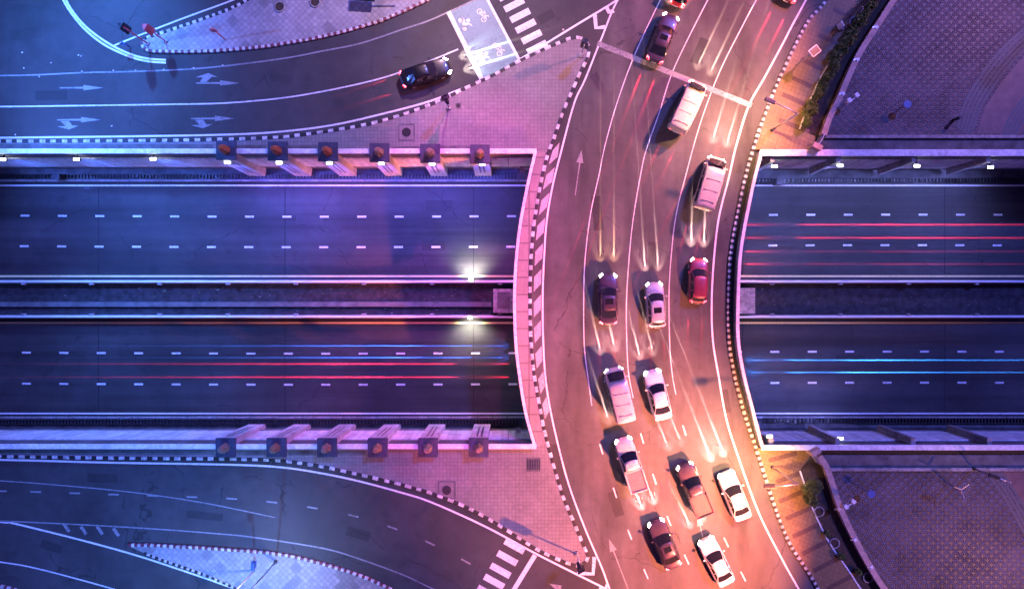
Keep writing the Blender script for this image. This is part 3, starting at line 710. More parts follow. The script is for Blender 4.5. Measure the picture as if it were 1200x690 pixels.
# debris and weeds in the median: stuff
mb = MB()
for i in range(420):
    x = random.uniform(-70, 75); y = random.uniform(LB + .35, UB - .35); r_ = random.uniform(.03, .12) * (1.8 if random.random() < .08 else 1)
    c_ = Vector((x, y, TZ + .27)); a = random.uniform(0, 6.28)
    mb.add([c_ + Vector((math.cos(a + q) * r_, math.sin(a + q) * r_ * .6, random.uniform(0, .08))) for q in (0, 1.9, 3.6, 5)], [(0, 1, 2, 3)], 0 if random.random() < .7 else 1)
tag(mb.build('litter', [conc_dark, leaf_mat]), 'scattered rubble and weeds on the dark median strip', 'rubble', None, 'stuff')
# cabinets by the grating
for px, py, lab in ((67, 207, 'left'), (913, 213, 'right')):
    c = P(px, py, TZ + 1); root = empty('cabinet', (c.x, c.y, TZ + .2), 0, 'small black equipment cabinet beside the grating of the upper wall on the %s' % lab, 'cabinet')
    b = MB(); b.box(0, 0, 0, .7, .55, 1.0); b.build('case', dark_steel, root, bevel=.02); b = MB(); b.box(0, 0, 1.0, .78, .62, 1.05); b.build('lid', dark_steel, root, bevel=.01)

# ------------------------------------------------------------------ lamps, signals, signs on the upper level
def street_lamp(base, head, h, label, e, col, group='street lamps of the overpass'):
    b = P(*base); hd = P(*head, h - .1); root = empty('street_lamp', b, 0, label, 'street lamp', group); v = hd - b; v.z = 0; d = v.normalized()
    f = MB(); f.tube([(0, 0, .15), (0, 0, .4)], .17, 10); f.build('base', dark_steel, root)
    p = MB(); p.tube([(0, 0, .15), (0, 0, h)], .09, 8, r2=.06); p.build('pole', steel, root, True)
    a = MB(); e_ = v * .86; a.tube([(0, 0, h - .15), (e_.x * .4, e_.y * .4, h + .05), (e_.x, e_.y, h)], .05, 6); a.build('arm', steel, root, True)
    rot = math.atan2(d.y, d.x); hh = MB(); hh.box(v.x, v.y, h - .09, .95, .36, h + .07, rot); hh.build('lamp_head', dark_steel, root, bevel=.04)
    l = MB(); l.box(v.x, v.y, h - .12, .7, .26, h - .093, rot); l.build('lens', lens_warm, root)
    if e: lamp('lamp_light', (v.x, v.y, h - .3), root, 'SPOT', e, col, (v.x * 1.6, v.y * 1.6, 0), 150, .6, .25)
    return root
street_lamp((904, 153), (902, 118.5), 6.0, 'street lamp with a bent arm over the kerb by the upper ochre walkway', 4000, (1, .48, .20))
street_lamp((904, 546.5), (901, 569), 6.0, 'street lamp with a bent arm over the kerb by the lower ochre walkway', 4200, (1, .50, .17))
street_lamp((324, 657), (292, 712), 8.5, 'tall street lamp on the diagonal slab island at the bottom left', 2200, (.5, .6, 1.0))
street_lamp((1139, 548), (1164, 558), 5.0, 'thin street lamp beside the lower plaza near the right edge', 0, (.7, .5, 1.0))

def signal(base, h, face, label, col=dark_steel, pole=steel):
    """traffic signal: post with three-aspect head and back board"""
    b = P(*base); root = empty('traffic_signal', b, face, label, 'traffic signal', 'traffic signals')
    p = MB(); p.tube([(0, 0, .1), (0, 0, h)], .07, 8); p.build('post', pole, root, True)
    q = MB(); q.box(0, .18, h - 1.0, .42, .3, h + .15); q.build('signal_head', col, root, bevel=.03)
    for k in range(3):
        v = MB(); v.tube([(0, .33, h - .85 + k * .37), (0, .52, h - .87 + k * .37)], .15, 10, cap=False); v.build('visor', col, root)
    bb = MB(); bb.box(0, .0, h - 1.1, .7, .05, h + .25); bb.build('back_board', col, root)
    f = MB(); f.box(0, 0, .1, .36, .36, .3); f.build('foot', conc, root, bevel=.02)
    return root
signal((526, 127), 4.0, R(-155), 'black traffic signal at the kerb below the waiting black car')
signal((681, 66), 3.2, R(-20), 'dark traffic signal on the pointed upper tip of the paved island')
signal((676, 648), 4.2, R(30), 'traffic signal on a striped post at the pointed lower tip of the paved island', dark_steel, white_steel)
signal((174, 52), 4.2, R(60), 'red traffic signal at the rounded left tip of the upper left island', dark_steel, red_steel)
signal((195, 49.5), 3.4, R(60), 'second red traffic signal just right of the island tip', red_steel, red_steel)
def sign_post(base, h, label, col, lean=(0, 0)):
    b = P(*base); root = empty('sign_post', b, 0, label, 'sign', None)
    p = MB(); p.tube([(0, 0, .05), (lean[0], lean[1], h)], .06, 8); p.build('post', col, root, True)
    q = MB(); q.add([(lean[0] - .3, lean[1] - .12, h - .8), (lean[0] + .3, lean[1] - .12, h - .8), (lean[0] + .05, lean[1] - .06, h + .05), (lean[0] - .3, lean[1] - .06, h)], [(0, 1, 2, 3)])
    bb = MB(); bb.box(lean[0], lean[1] - .09, h - .7, .55, .05, h - .1); bb.build('panel', col, root)
    return root
sign_post((264.5, 47.5), 3.0, 'thin pink sign post standing alone on the upper left island', red_steel)
o = sign_post((153, 56), 1.5, 'short blue sign board in front of the left island tip', blue_steel)
# camera post with blue cabinet, bottom-left island
b = P(299.5, 661); root = empty('camera_post', b, 0, 'white post with a blue control box on the bottom left island', 'post')
q = MB(); q.box(0, .1, .15, .3, .6, .8); q.build('control_box', blue_steel, root, bevel=.03)
q = MB(); q.tube([(0, -.45, .15), (0, -.45, 5.2)], .06, 8); q.build('post', white_steel, root, True)
q = MB(); q.box(-.2, -.6, 5.0, .22, .5, 5.2); q.build('camera', white_steel, root, bevel=.02)
# solar sign, speaker sign on the upper ochre walkway
b = P(934, 76); root = empty('solar_sign', b, 0, 'black solar panel with a white frame on a short post on the upper walkway', 'solar panel')
q = MB(); q.tube([(0, 0, .15), (.35, .25, 2.6)], .06, 8); q.build('post', steel, root, True)
rz = R(38); q = MB(); q.box(.5, .35, 2.6, .95, .75, 2.66, rz); q.build('frame', white_steel, root)
q = MB(); q.box(.5, .35, 2.663, .80, .60, 2.68, rz); q.build('panel', dark_steel, root)
b = P(981, 33); root = empty('bench_sign', b, 0, 'small pale notice board on the upper walkway beside the hedge', 'notice board')
q = MB(); q.box(0, 0, .15, .5, .12, 1.1, R(-60)); q.build('board', white_steel, root); q = MB(); q.box(.3, -.15, .15, .3, .3, .4); q.build('foot', conc, root)
# dark kiosk slab with a pole, top of the upper left island
b = P(430, 1.5); root = empty('billboard', b, 0, 'dark board on a long horizontal pole at the top edge of the upper left island', 'board')
q = MB(); q.box(0, 0, 1.0, 2.0, .9, 1.2, R(-4)); q.build('board', dark_steel, root, bevel=.03)
q = MB(); q.tube([(.9, 0, 1.1), (3.1, 0, 1.1)], .07, 8); q.tube([(0, 0, .15), (0, 0, 1.0)], .1, 8); q.build('pole', dark_steel, root)

# manholes and tree pits
def manhole(px, py, label, r=.55, sq=1.35, grate=False):
    p = P(px, py, .15); root = empty('manhole', p, 0, label, 'manhole cover', 'manhole covers in the pavement')
    f = MB(); h = sq / 2
    for x, y, a, b_ in ((0, h, sq + .12, .12), (0, -h, sq + .12, .12), (h, 0, .12, sq - .12), (-h, 0, .12, sq - .12)): f.box(x, y, 0, a, b_, .02)
    f.build('frame', conc_dark, root)
    c = MB()
    if grate:
        for i in range(8): c.box(-.55 + i * .157, 0, 0.002, .08, sq - .2, .03)
    else: c.disc(0, 0, 0.002, r, 24, 0, .03)
    c.build('cover', dark_steel, root); return root
manhole(476.3, 155.2, 'round manhole cover in a square frame left of the fourth upper pillar', .42, 1.45)
manhole(523.5, 574, 'round manhole cover in a square frame on the lower island paving', .42, 1.55)
manhole(625, 544, 'dark square slatted cover on the lower island near the bridge', .4, 1.2, True)
manhole(537, 124, 'small plain square cover beside the traffic signal post', .2, .4)
def tree_pit(px, py, label):
    p = P(px, py, .15); root = empty('planter', p, 0, label, 'planter', 'round planters')
    r_ = MB(); r_.ring(0, 0, 0, .40, .50, 24, 0, .1); r_.build('rim', conc, root); s_ = MB(); s_.disc(0, 0, .02, .40, 24); s_.build('soil', soil, root)
for x, y, l in ((328, 8.5, 'round dark planter with a pale rim, left one on the upper left island'), (369.5, 3, 'round dark planter with a pale rim, right one near the top edge of the island'),
                (979, 66, 'round planter ring beside the upper hedge'), (1001, 26, 'dark round planter at the far end of the upper hedge'),
                (959.5, 599, 'round planter ring just below the green shrub on the lower bed'), (977.5, 636, 'round planter on the bare part of the lower bed'), (1017, 676, 'round planter on the lower bed at the bottom edge')): tree_pit(x, y, l)
# plaza fittings
def twin_flood(px, py, label):
    p = P(px, py, .05); root = empty('twin_floodlight', p, R(35), label, 'floodlight', 'twin floodlights on the plaza')
    q = MB(); q.tube([(0, 0, 0), (0, 0, 1.6)], .05, 8); q.box(0, 0, 1.55, .9, .08, 1.63); q.build('post', white_steel, root)
    for x in (-.42, .42):
        q = MB(); q.box(x, .12, 1.5, .34, .42, 1.8, .2 * x); q.build('floodlight', white_steel, root, bevel=.03)
twin_flood(990, 122, 'pair of white floodlights on a short post in the upper plaza'); twin_flood(986, 585, 'pair of white floodlights on a short post in the lower plaza')
def round_sign(px, py, label):
    p = P(px, py, .05); root = empty('round_sign', p, R(30), label, 'round sign', 'blue round signs on the plazas')
    q = MB(); q.tube([(0, 0, 0), (0, 0, 1.2)], .04, 8); q.build('post', steel, root)
    q = MB(); q.disc(0, 0, 1.2, .36, 20, 0, .05); q.build('disc', blue_steel, root)
round_sign(1054.5, 126.5, 'blue round disc sign in the upper plaza'); round_sign(1013, 574, 'blue round disc sign on a thin post in the lower plaza')
p = P(1110, 566, .05); root = empty('tripod_lamp', p, R(10), 'small dark three-armed fitting near the top of the lower plaza', 'lamp')
q = MB(); q.tube([(0, 0, 0), (0, 0, 2.0)], .06, 8); q.build('post', steel, root)
for a in (R(30), R(150), R(270)):
    q = MB(); q.tube([(0, 0, 2.0), (math.cos(a) * .8, math.sin(a) * .8, 2.15)], .06, 6); q.build('arm', steel, root)
# gates at the head of the trench
def gate(px, py, rz, label):
    p = P(px, py, .15); root = empty('gate', p, rz, label, 'gate', 'barred gates by the plaza corners')
    q = MB()
    for i in range(9): q.box(-.5 + i * .125, 0, 0, .035, .04, 1.3)
    for z in (0.05, .65, 1.25): q.box(0, 0, z, 1.1, .06, z + .05)
    q.build('grille', steel, root); q = MB(); q.box(-.8, .1, -.1, .5, .9, 1.5); q.build('pier', wall_stone, root, bevel=.03)
gate(956, 167, R(62), 'barred gate with a stone pier at the trench corner of the upper plaza'); gate(952, 535, R(-62), 'barred gate with a stone pier at the trench corner of the lower plaza')
# bollard in the plaza shade, studs on low walls
p = P(1117, 141, .05); root = empty('bollard', p, 0, 'dark bollard in the shaded corner of the upper plaza', 'bollard')
q = MB(); q.tube([(0, 0, 0), (0, 0, 1.0)], .14, 10); q.build('post', dark_steel, root); q = MB(); q.tube([(0, 0, 1.0), (0, 0, 1.12)], .18, 10); q.build('cap', dark_steel, root)
for i, (x, y) in enumerate(((1024, 32), (1002, 70), (985, 110), (979.5, 596), (999, 632), (1018, 664))):
    p = P(x, y, .84); root = empty('wall_light', p, 0, '%s small white fitting along the low wall of the %s plaza, counted from the top' % (ordn[i % 3], 'upper' if i < 3 else 'lower'), 'lamp', 'small fittings on the low walls')
    q = MB(); q.box(.25, 0, -.2, .3, .3, .05, .5); q.build('housing', white_steel, root, bevel=.02)
    q = MB(); q.box(-.02, 0, 0, .3, .1, .04, .5); q.build('bracket', steel, root)

# ------------------------------------------------------------------ planting
def leaves(mb, c, rx, ry, rz, n, size):
    for _ in range(n):
        while True:
            v = Vector((random.uniform(-1, 1), random.uniform(-1, 1), random.uniform(-1, 1)))
            if .2 < v.length < 1: break
        q = Vector((c[0] + v.x * rx, c[1] + v.y * ry, c[2] + max(-.6, v.z) * rz)); s = size * random.uniform(.6, 1.4)
        a = Vector((random.uniform(-1, 1), random.uniform(-1, 1), random.uniform(-.5, .5))).normalized(); b_ = a.cross(Vector((random.uniform(-1, 1), random.uniform(-1, 1), random.uniform(.2, 1)))).normalized()
        mb.add([q - a * s, q + b_ * s * .4, q + a * s, q - b_ * s * .4], [(0, 1, 2, 3)])
def shrub(px, py, r, h, label, n, group='shrubs in the planting beds'):
    p = P(px, py, .12); root = empty('shrub', p, 0, label, 'shrub', group)
    st = MB()
    for k in range(4):
        a = random.uniform(0, 6.28); st.tube([(0, 0, 0), (math.cos(a) * r * .3, math.sin(a) * r * .3, h * .5), (math.cos(a) * r * .55, math.sin(a) * r * .55, h * .85)], .03, 5, r2=.012)
    st.build('stem', bark, root)
    f = MB()
    for k in range(5):
        a = random.uniform(0, 6.28); d = random.uniform(.1, .6) * r
        leaves(f, (math.cos(a) * d, math.sin(a) * d, h * random.uniform(.5, .8)), r * .6, r * .6, h * .4, n // 5, .11)
    f.build('foliage', leaf_mat, root); return root
hed = resample(line([(940, 146), (945, 132), (951, 117), (958, 103), (965, 90), (972, 77), (979, 66), (990, 48), (1001, 30), (1012, 13), (1024, -4), (1040, -28)]), .95)
for i, p in enumerate(hed):
    px, py = p.x / K + 600, 345 - p.y / K
    shrub(px + 1.5 + random.uniform(-1, 1), py, random.uniform(.55, .75) if i < 12 else random.uniform(.4, .65), random.uniform(.9, 1.3), 'clipped green shrub in the row along the upper planting bed', 700, 'clipped shrubs of the upper bed')
shrub(945, 566, .95, 1.7, 'large bright green shrub at the top of the lower planting bed', 1500); shrub(948, 580, .8, 1.3, 'mid sized green shrub below the large one in the lower planting bed', 900)
for i, (x, y) in enumerate(((966, 622), (984, 650), (1003, 668))): shrub(x, y, .4, .6, 'small sparse dark shrub on the bare lower part of the lower bed', 160, 'sparse shrubs of the lower bed')

# ------------------------------------------------------------------ vehicles
PAINT = {}
def car_paint(name, col, metal=.3):
    if name not in PAINT:
        a = N(name); f = a.noise(1.5, 4)
        PAINT[name] = a.set(a.mix(.5, a.ramp(f, [(.3, tuple(c * .85 for c in col)), (.7, col)]), a.ramp(a.noise(4, 6, .7), [(.3, .55), (.6, 1.0)]), 'MULTIPLY'), .36, metal, coat=.35)
    return PAINT[name]
SILVER = car_paint('silver paint', (.48, .48, .5)); WHITE = car_paint('white paint', (.60, .60, .61), 0); BLACK = car_paint('black paint', (.012, .012, .016)); DARK = car_paint('dark plum paint', (.07, .045, .075))
RED = car_paint('red paint', (.55, .03, .04)); CREAM = car_paint('cream paint', (.66, .55, .42), 0); GREY = car_paint('grey paint', (.2, .2, .23)); MAROON = car_paint('maroon paint', (.25, .04, .07))

def loft(stations):
    mb = MB(); n = None; vs = []
    for y, w_, zb, zs, zt in stations:
        half = [(0, zb), (w_ * .88, zb), (w_, zb + .12), (w_ * 1.0, (zb + zs) / 2), (w_ * .97, zs - .07), (w_ * .88, zs), (w_ * .5, zt - (zt - zs) * .15), (0, zt)]
        ring = half + [(-x, z) for x, z in reversed(half[1:-1])]; n = len(ring); vs += [(x, y, z) for x, z in ring]
    fs = []
    for i in range(len(stations) - 1):
        for k in range(n): fs.append((i * n + k, i * n + (k + 1) % n, (i + 1) * n + (k + 1) % n, (i + 1) * n + k))
    fs += [tuple(range(n - 1, -1, -1)), tuple(range(len(vs) - n, len(vs)))]
    mb.add(vs, fs); return mb
def subsurf(o, lv=2):
    m = o.modifiers.new('subsurf', 'SUBSURF'); m.levels = lv; m.render_levels = lv
    for p in o.data.polygons: p.use_smooth = True
def cabin(root, yr, yf, tr, tf, wb, wt, zb, zt, mat, rear_glass=True):
    """greenhouse: base ring at zb (rear yr .. front yf), top ring at zt (tr .. tf); pillars in body colour, panes as parts"""
    def ringpts(y0, y1, w_, z, bow):
        f = [(-w_, y1 - bow * .9), (-w_ * .55, y1 - bow * .2), (0, y1), (w_ * .55, y1 - bow * .2), (w_, y1 - bow * .9)]
        s_ = [(w_, y0 + (y1 - y0) * t) for t in (.62, .34)]
        r_ = [(w_, y0 + bow * .5), (w_ * .5, y0 + .03), (0, y0), (-w_ * .5, y0 + .03), (-w_, y0 + bow * .5)]
        return [Vector((x, y, z)) for x, y in f + s_ + r_ + [(-x, y) for x, y in reversed(s_)]]
    A = ringpts(yr, yf, wb, zb, .22); B = ringpts(tr, tf, wt, zt, .12); n = len(A)
    C = ringpts(tr + .18, tf - .18, wt * .8, zt + .06, .1)
    mb = MB(); mb.add(A + B + C, [(k, (k + 1) % n, n + (k + 1) % n, n + k) for k in range(n)] + [(n + k, n + (k + 1) % n, 2 * n + (k + 1) % n, 2 * n + k) for k in range(n)] + [tuple(range(2 * n, 3 * n))])
    # orientation: ring runs front left->right then rear, so faces are wound consistently
    ro = mb.build('roof', mat, root); ro.data.flip_normals() if ro.data.polygons[-1].normal.z < 0 else None
    for p in ro.data.polygons: p.use_smooth = True
    def pane(name, idx, m0=.06, m1=.1):
        vs = []; pts = []
        lo_, hi_ = [A[i] for i in idx], [B[i] for i in idx]
        nq = len(idx); g = MB()
        cen = sum(lo_ + hi_, Vector()) / (2 * nq)
        e1 = (lo_[-1] - lo_[0]); e2 = hi_[0] - lo_[0]; nr = e1.cross(e2).normalized()
        if nr.dot(cen - Vector((0, (yr + yf) / 2, zb - .3))) < 0: nr = -nr
        rows = []
        for t in (m0 + .02, 1 - m1 * .6):
            row = []
            for k in range(nq):
                s_ = k / (nq - 1); s_ = m0 + s_ * (1 - 2 * m0) if nq == 2 else s_
                if nq == 2: l_, h_ = lo_[0].lerp(lo_[1], s_), hi_[0].lerp(hi_[1], s_)
                else:
                    l_, h_ = lo_[k], hi_[k]
                    if k == 0: l_, h_ = l_.lerp(lo_[1], m1), h_.lerp(hi_[1], m1)
                    if k == nq - 1: l_, h_ = l_.lerp(lo_[-2], m1), h_.lerp(hi_[-2], m1)
                row.append(l_.lerp(h_, t) + nr * .012)
            rows.append(row)
        g.add(rows[0] + rows[1], [(k, k + 1, nq + k + 1, nq + k) for k in range(nq - 1)])
        return g.build(name, glass, root)
    pane('windscreen', [0, 1, 2, 3, 4])
    if rear_glass: pane('rear_window', [7, 8, 9, 10, 11])
    for q in ([4, 5], [5, 6], [6, 7], [11, 12], [12, 13], [13, 0]): pane('side_window', q, .07, .12)
def wheels(root, hw, yf, yr, r=.33):
    for x in (-1, 1):
        for y in (yf, yr):
            t = MB(); t.tube([(x * (hw - .2), y, r), (x * (hw - .06), y, r), (x * (hw + .015), y, r)], r, 20); o = t.build('wheel', tyre_mat, root)
            q = MB(); q.tube([(x * (hw - .02), y, r), (x * (hw + .03), y, r)], r * .62, 12); q.build('rim', steel, o)
def lights(root, yfront, yrear, hw, zh, zt, head=1.0, tail=1.0, hcol=(1, .56, .52), on=True, far=0.0, tfar=0.0):
    for x in (-1, 1):
        m = MB(); m.add([(x * hw * .62, yfront - .02, zh - .08), (x * hw * .95, yfront - .26, zh - .07), (x * hw * .93, yfront - .36, zh + .09), (x * hw * .60, yfront - .13, zh + .085),
                         (x * hw * .62, yfront - .2, zh - .08), (x * hw * .85, yfront - .4, zh - .07), (x * hw * .83, yfront - .5, zh + .06), (x * hw * .60, yfront - .3, zh + .05)],
                  [(0, 1, 2, 3), (4, 7, 6, 5), (0, 4, 5, 1), (1, 5, 6, 2), (2, 6, 7, 3), (3, 7, 4, 0)])
        o = m.build('headlight', lens_white if on else glass, root)
        if head > 0:
            for nm, size, pitch, en, sx in (('headlight_beam', 26, 14, 10500, .13), ('headlight_beam', 50, 13, 600, 1)):  # narrow lobe shaped to draw a light-trail streak, wide lobe around it
                l = lamp(nm, (x * hw * .74, yfront + .06, zh + .03), o, 'SPOT', en * head, hcol, (x * hw * .74, yfront + .06 + math.cos(R(pitch)), zh + .03 - math.sin(R(pitch))), size, .7, .04, (sx, 1, 1))
        if far:                                                  # added narrow beams that draw light trails down the lane
            for pitch, size, en, sx in ((5.2, 6, 300000, .12), (2.3, 3.4, 3600000, .12)):
                lamp('headlight_beam', (x * hw * .74, yfront + .06, zh + .03), o, 'SPOT', en * far, hcol, (x * hw * .74, yfront + .06 + math.cos(R(pitch)), zh + .03 - math.sin(R(pitch))), size, .6, .03, (sx, 1, 1))
        m = MB(); m.add([(x * hw * .60, yrear + .0, zt - .1), (x * hw * .93, yrear + .14, zt - .1), (x * hw * .94, yrear + .26, zt + .1), (x * hw * .62, yrear + .1, zt + .115),
                         (x * hw * .60, yrear + .2, zt - .1), (x * hw * .83, yrear + .34, zt - .1), (x * hw * .84, yrear + .4, zt + .06), (x * hw * .62, yrear + .3, zt + .06)],
                  [(0, 3, 2, 1), (4, 5, 6, 7), (0, 1, 5, 4), (1, 2, 6, 5), (2, 3, 7, 6), (3, 0, 4, 7)])
        o = m.build('tail_light', lens_red, root)
        if tail > 0: lamp('tail_light_streak', (x * hw * .8, yrear - .08, zt), o, 'SPOT', 1400 * tail, (1, .02, .07), (x * hw * .8, yrear - 1.6, zt - .5), 36, .8, .05, (.16, 1, 1))
        if tfar: lamp('tail_light_streak', (x * hw * .8, yrear - .08, zt), o, 'SPOT', 420000 * tfar, (1, .02, .07), (x * hw * .8, yrear - 10, zt - .75), 6, .8, .05, (.13, 1, 1)); lamp('tail_light_streak', (x * hw * .8, yrear - .08, zt), o, 'SPOT', 4000000 * tfar, (1, .02, .07), (x * hw * .8, yrear - 20, zt - .78), 3, .7, .05, (.13, 1, 1))  # added narrow red beams drawing tail-light trails
def mirrors(root, hw, y, z, mat):
    for x in (-1, 1):
        m = MB(); m.box(x * (hw + .1), y, z - .06, .22, .14, z + .09); m.build('wing_mirror', mat, root, bevel=.03)

def vehicle(kind, front, rear, mat, label, group='vehicles crossing the overpass', z=0, head=1, tail=1, hcol=(1, .56, .52), far=0, tfar=0):
    f, r_ = P(*front, z), P(*rear, z); d = (f - r_).normalized(); c = (f + r_) / 2; c.z = z + .012
    names = {'sedan': ('sedan_car', 'car'), 'pickup': ('pickup_truck', 'pickup truck'), 'van': ('van', 'van'), 'hatch': ('hatchback_car', 'car')}[kind]
    root = empty(names[0], c, math.atan2(d.y, d.x) - math.pi / 2, label, names[1], group)
    if kind == 'sedan':
        b = loft([(-2.36, .66, .36, .78, .82), (-2.28, .82, .26, .86, .92), (-1.7, .90, .22, .92, .98), (-.9, .915, .2, .92, .95), (.5, .915, .2, .91, .94), (1.0, .9, .2, .88, .95), (1.75, .88, .2, .80, .86), (2.2, .80, .22, .66, .72), (2.38, .60, .32, .54, .58)]).build('body', mat, root); subsurf(b)
        cabin(root, -1.85, 1.12, -1.05, .28, .80, .60, .91, 1.42, mat); wheels(root, .87, 1.42, -1.4); lights(root, 2.42, -2.40, .86, .64, .78, head, tail, hcol, True, far, tfar); mirrors(root, .90, .72, .98, mat); zb = .48; ye = 2.37
    elif kind == 'hatch':
        b = loft([(-2.05, .70, .36, .84, .88), (-1.98, .82, .26, .92, .96), (-1.4, .88, .22, .94, .98), (-.6, .885, .2, .93, .96), (.6, .885, .2, .91, .94), (1.1, .87, .2, .86, .93), (1.65, .84, .2, .78, .82), (2.0, .76, .22, .64, .68), (2.12, .58, .32, .52, .56)]).build('body', mat, root); subsurf(b)
        cabin(root, -1.95, 1.15, -1.62, .35, .78, .60, .91, 1.46, mat); wheels(root, .84, 1.28, -1.28); lights(root, 2.16, -2.10, .82, .62, .84, head, tail, hcol, True, far, tfar); mirrors(root, .87, .75, .98, mat); zb = .48; ye = 2.1
    elif kind == 'van':
        b = loft([(-2.55, .80, .40, 1.7, 1.78), (-2.48, .93, .28, 1.86, 1.98), (-1.6, .96, .24, 1.92, 2.02), (.6, .96, .24, 1.92, 2.02), (1.15, .95, .24, 1.80, 1.92), (1.85, .93, .24, 1.12, 1.22), (2.35, .86, .26, .88, .96), (2.52, .68, .34, .64, .70)]).build('body', mat, root); subsurf(b)
        g = MB(); g.add([(-.78, 2.02, 1.16), (.78, 2.02, 1.16), (.70, 1.36, 1.80), (-.70, 1.36, 1.80), (-.4, 2.1, 1.17), (.4, 2.1, 1.17), (.36, 1.42, 1.84), (-.36, 1.42, 1.84)], [(0, 4, 7, 3), (4, 5, 6, 7), (5, 1, 2, 6)])
        for i, v in enumerate(g.v): g.v[i] = (v[0], v[1] + .06, v[2] + .07)
        g.build('windscreen', glass, root)
        for x in (-1, 1):
            for ya, yb in ((.3, 1.2), (-1.0, .2), (-2.2, -1.1)):
                g = MB(); g.add([(x * .985, ya, 1.15), (x * .985, yb, 1.15), (x * .955, yb - (.3 if ya > 0 else 0), 1.70), (x * .955, ya, 1.70)], [(0, 1, 2, 3)]); g.build('side_window', glass, root)
        for y in (-1.9, -.9, .1): q = MB(); q.box(0, y, 2.0, 1.3, .06, 2.045); q.build('roof_bar', mat, root)
        wheels(root, .92, 1.62, -1.55); lights(root, 2.54, -2.58, .92, .78, .95, head, tail, hcol, True, far, tfar); mirrors(root, .95, 1.5, 1.2, mat); zb = .5; ye = 2.5
    else:
        b = loft([(-2.62, .80, .46, .96, .98), (-2.56, .88, .40, 1.02, 1.03), (-.75, .91, .34, 1.02, 1.03), (-.6, .91, .3, 1.02, 1.06), (.7, .91, .3, 1.02, 1.06), (1.15, .9, .3, 1.02, 1.1), (1.9, .89, .3, .98, 1.05), (2.4, .82, .32, .84, .9), (2.56, .64, .42, .68, .72)]).build('body', mat, root); subsurf(b)
        cabin(root, -.62, 1.3, -.35, .5, .82, .64, 1.03, 1.68, mat)
        bed = MB(); bed.add([(-.72, -2.5, 1.046), (.72, -2.5, 1.046), (.72, -.72, 1.046), (-.72, -.72, 1.046)], [(0, 1, 2, 3)])
        for i in range(7): bed.box(-.6 + i * .2, -1.6, 1.048, .07, 1.7, 1.075)
        bed.build('load_bed', plain('bed liner', (.05, .05, .055), .6) if mat is DARK else GREY, root)
        for x in (-1, 1): q = MB(); q.box(x * .82, -1.6, 1.0, .14, 1.95, 1.17); q.build('bed_side', mat, root, bevel=.03)
        q = MB(); q.box(0, -2.57, .95, 1.6, .1, 1.17); q.build('tailgate', mat, root, bevel=.03)
        wheels(root, .88, 1.65, -1.6, .37); lights(root, 2.6, -2.66, .87, .80, .9, head, tail, hcol, True, far, tfar); mirrors(root, .9, .95, 1.12, mat); zb = .58; ye = 2.52
    if kind in ('sedan', 'hatch') and mat in (DARK, SILVER, RED):
        q = MB(); q.add([(-.36, -.5, 1.489), (.36, -.5, 1.489), (.36, .02, 1.489), (-.36, .02, 1.489)], [(0, 1, 2, 3)])
        if kind == 'hatch': q.v = [(x, y - .25, z + .04) for x, y, z in q.v]
        q.build('sunroof', glass, root)
    q = MB(); q.box(0, ye, zb - .17, .9, .06, zb - .02); q.build('grille', dark_steel, root)
    q = MB(); q.box(0, -ye - (.05 if kind != 'sedan' else .02), zb + .02, .48, .03, zb + .14); q.build('number_plate', white_steel, root)
    return root

def car(kind, cx, cy, dx, dy, *a, **k):
    n_ = math.hypot(dx, dy); vehicle(kind, (cx + dx / n_ * 10, cy + dy / n_ * 10), (cx - dx / n_ * 10, cy - dy / n_ * 10), *a, **k)
car('sedan', 499.5, 88, 60, -19, BLACK, 'black sedan waiting at the stop line of the upper left road', 'vehicles on the upper left road', hcol=(1, .8, .75), head=1.9)
car('sedan', 837, 654, -13, -26, WHITE, 'white sedan at the bottom of the overpass behind the dark pickup', head=1.2)
car('pickup', 811, 570, -15, -36, DARK, 'dark plum pickup truck in the middle lane near the bottom of the overpass', tail=.5)
car('pickup', 737.5, 541, -11, -34, SILVER, 'silver pickup truck with an open bed in the left lane near the bottom', tail=.5)
car('sedan', 769, 461, -8, -32, WHITE, 'white sedan in the middle of the overpass, behind the silver hatchback', tail=.8)
car('van', 724, 460, -8, -34, SILVER, 'silver van in the left lane level with the lower median')
car('hatch', 766.5, 357, -2, -30, SILVER, 'silver hatchback in the second lane at mid overpass', head=1.3, far=.05)
car('sedan', 711.5, 350, 0, -30, DARK, 'dark plum sedan in the left lane at mid overpass', hcol=(1, .48, .28), tail=.8, far=.04)
car('hatch', 816, 329, 1, -30, MAROON, 'maroon hatchback in the right lane at mid overpass', head=1.6)
car('van', 829, 216, 10, -34, CREAM, 'cream van in the right lane above the upper retaining wall', hcol=(1, .58, .46), head=1.6, far=.06)
car('van', 803, 128, 17, -36, CREAM, 'cream van passing the stop line near the top of the overpass', hcol=(1, .58, .46), head=1.8, far=.06)
car('hatch', 801, -14, 14, -30, RED, 'red hatchback at the top edge of the picture', tail=2)
car('sedan', 775, 48, 13, -34, DARK, 'dark plum sedan with red tail lights just above the stop line', tail=3, tfar=.08)
car('sedan', 931, -22, 16, -32, MAROON, 'maroon sedan cut by the top edge in the rightmost lane, its tail lights glowing red', tail=3, tfar=.15)
car('sedan', 858, 578, -15, -38, WHITE, 'white sedan in the rightmost lane beside the dark pickup', head=2.4, far=.08)
car('sedan', 777, 634, -14, -34, DARK, 'dark plum sedan below the silver pickup', head=1.8, tail=.4)
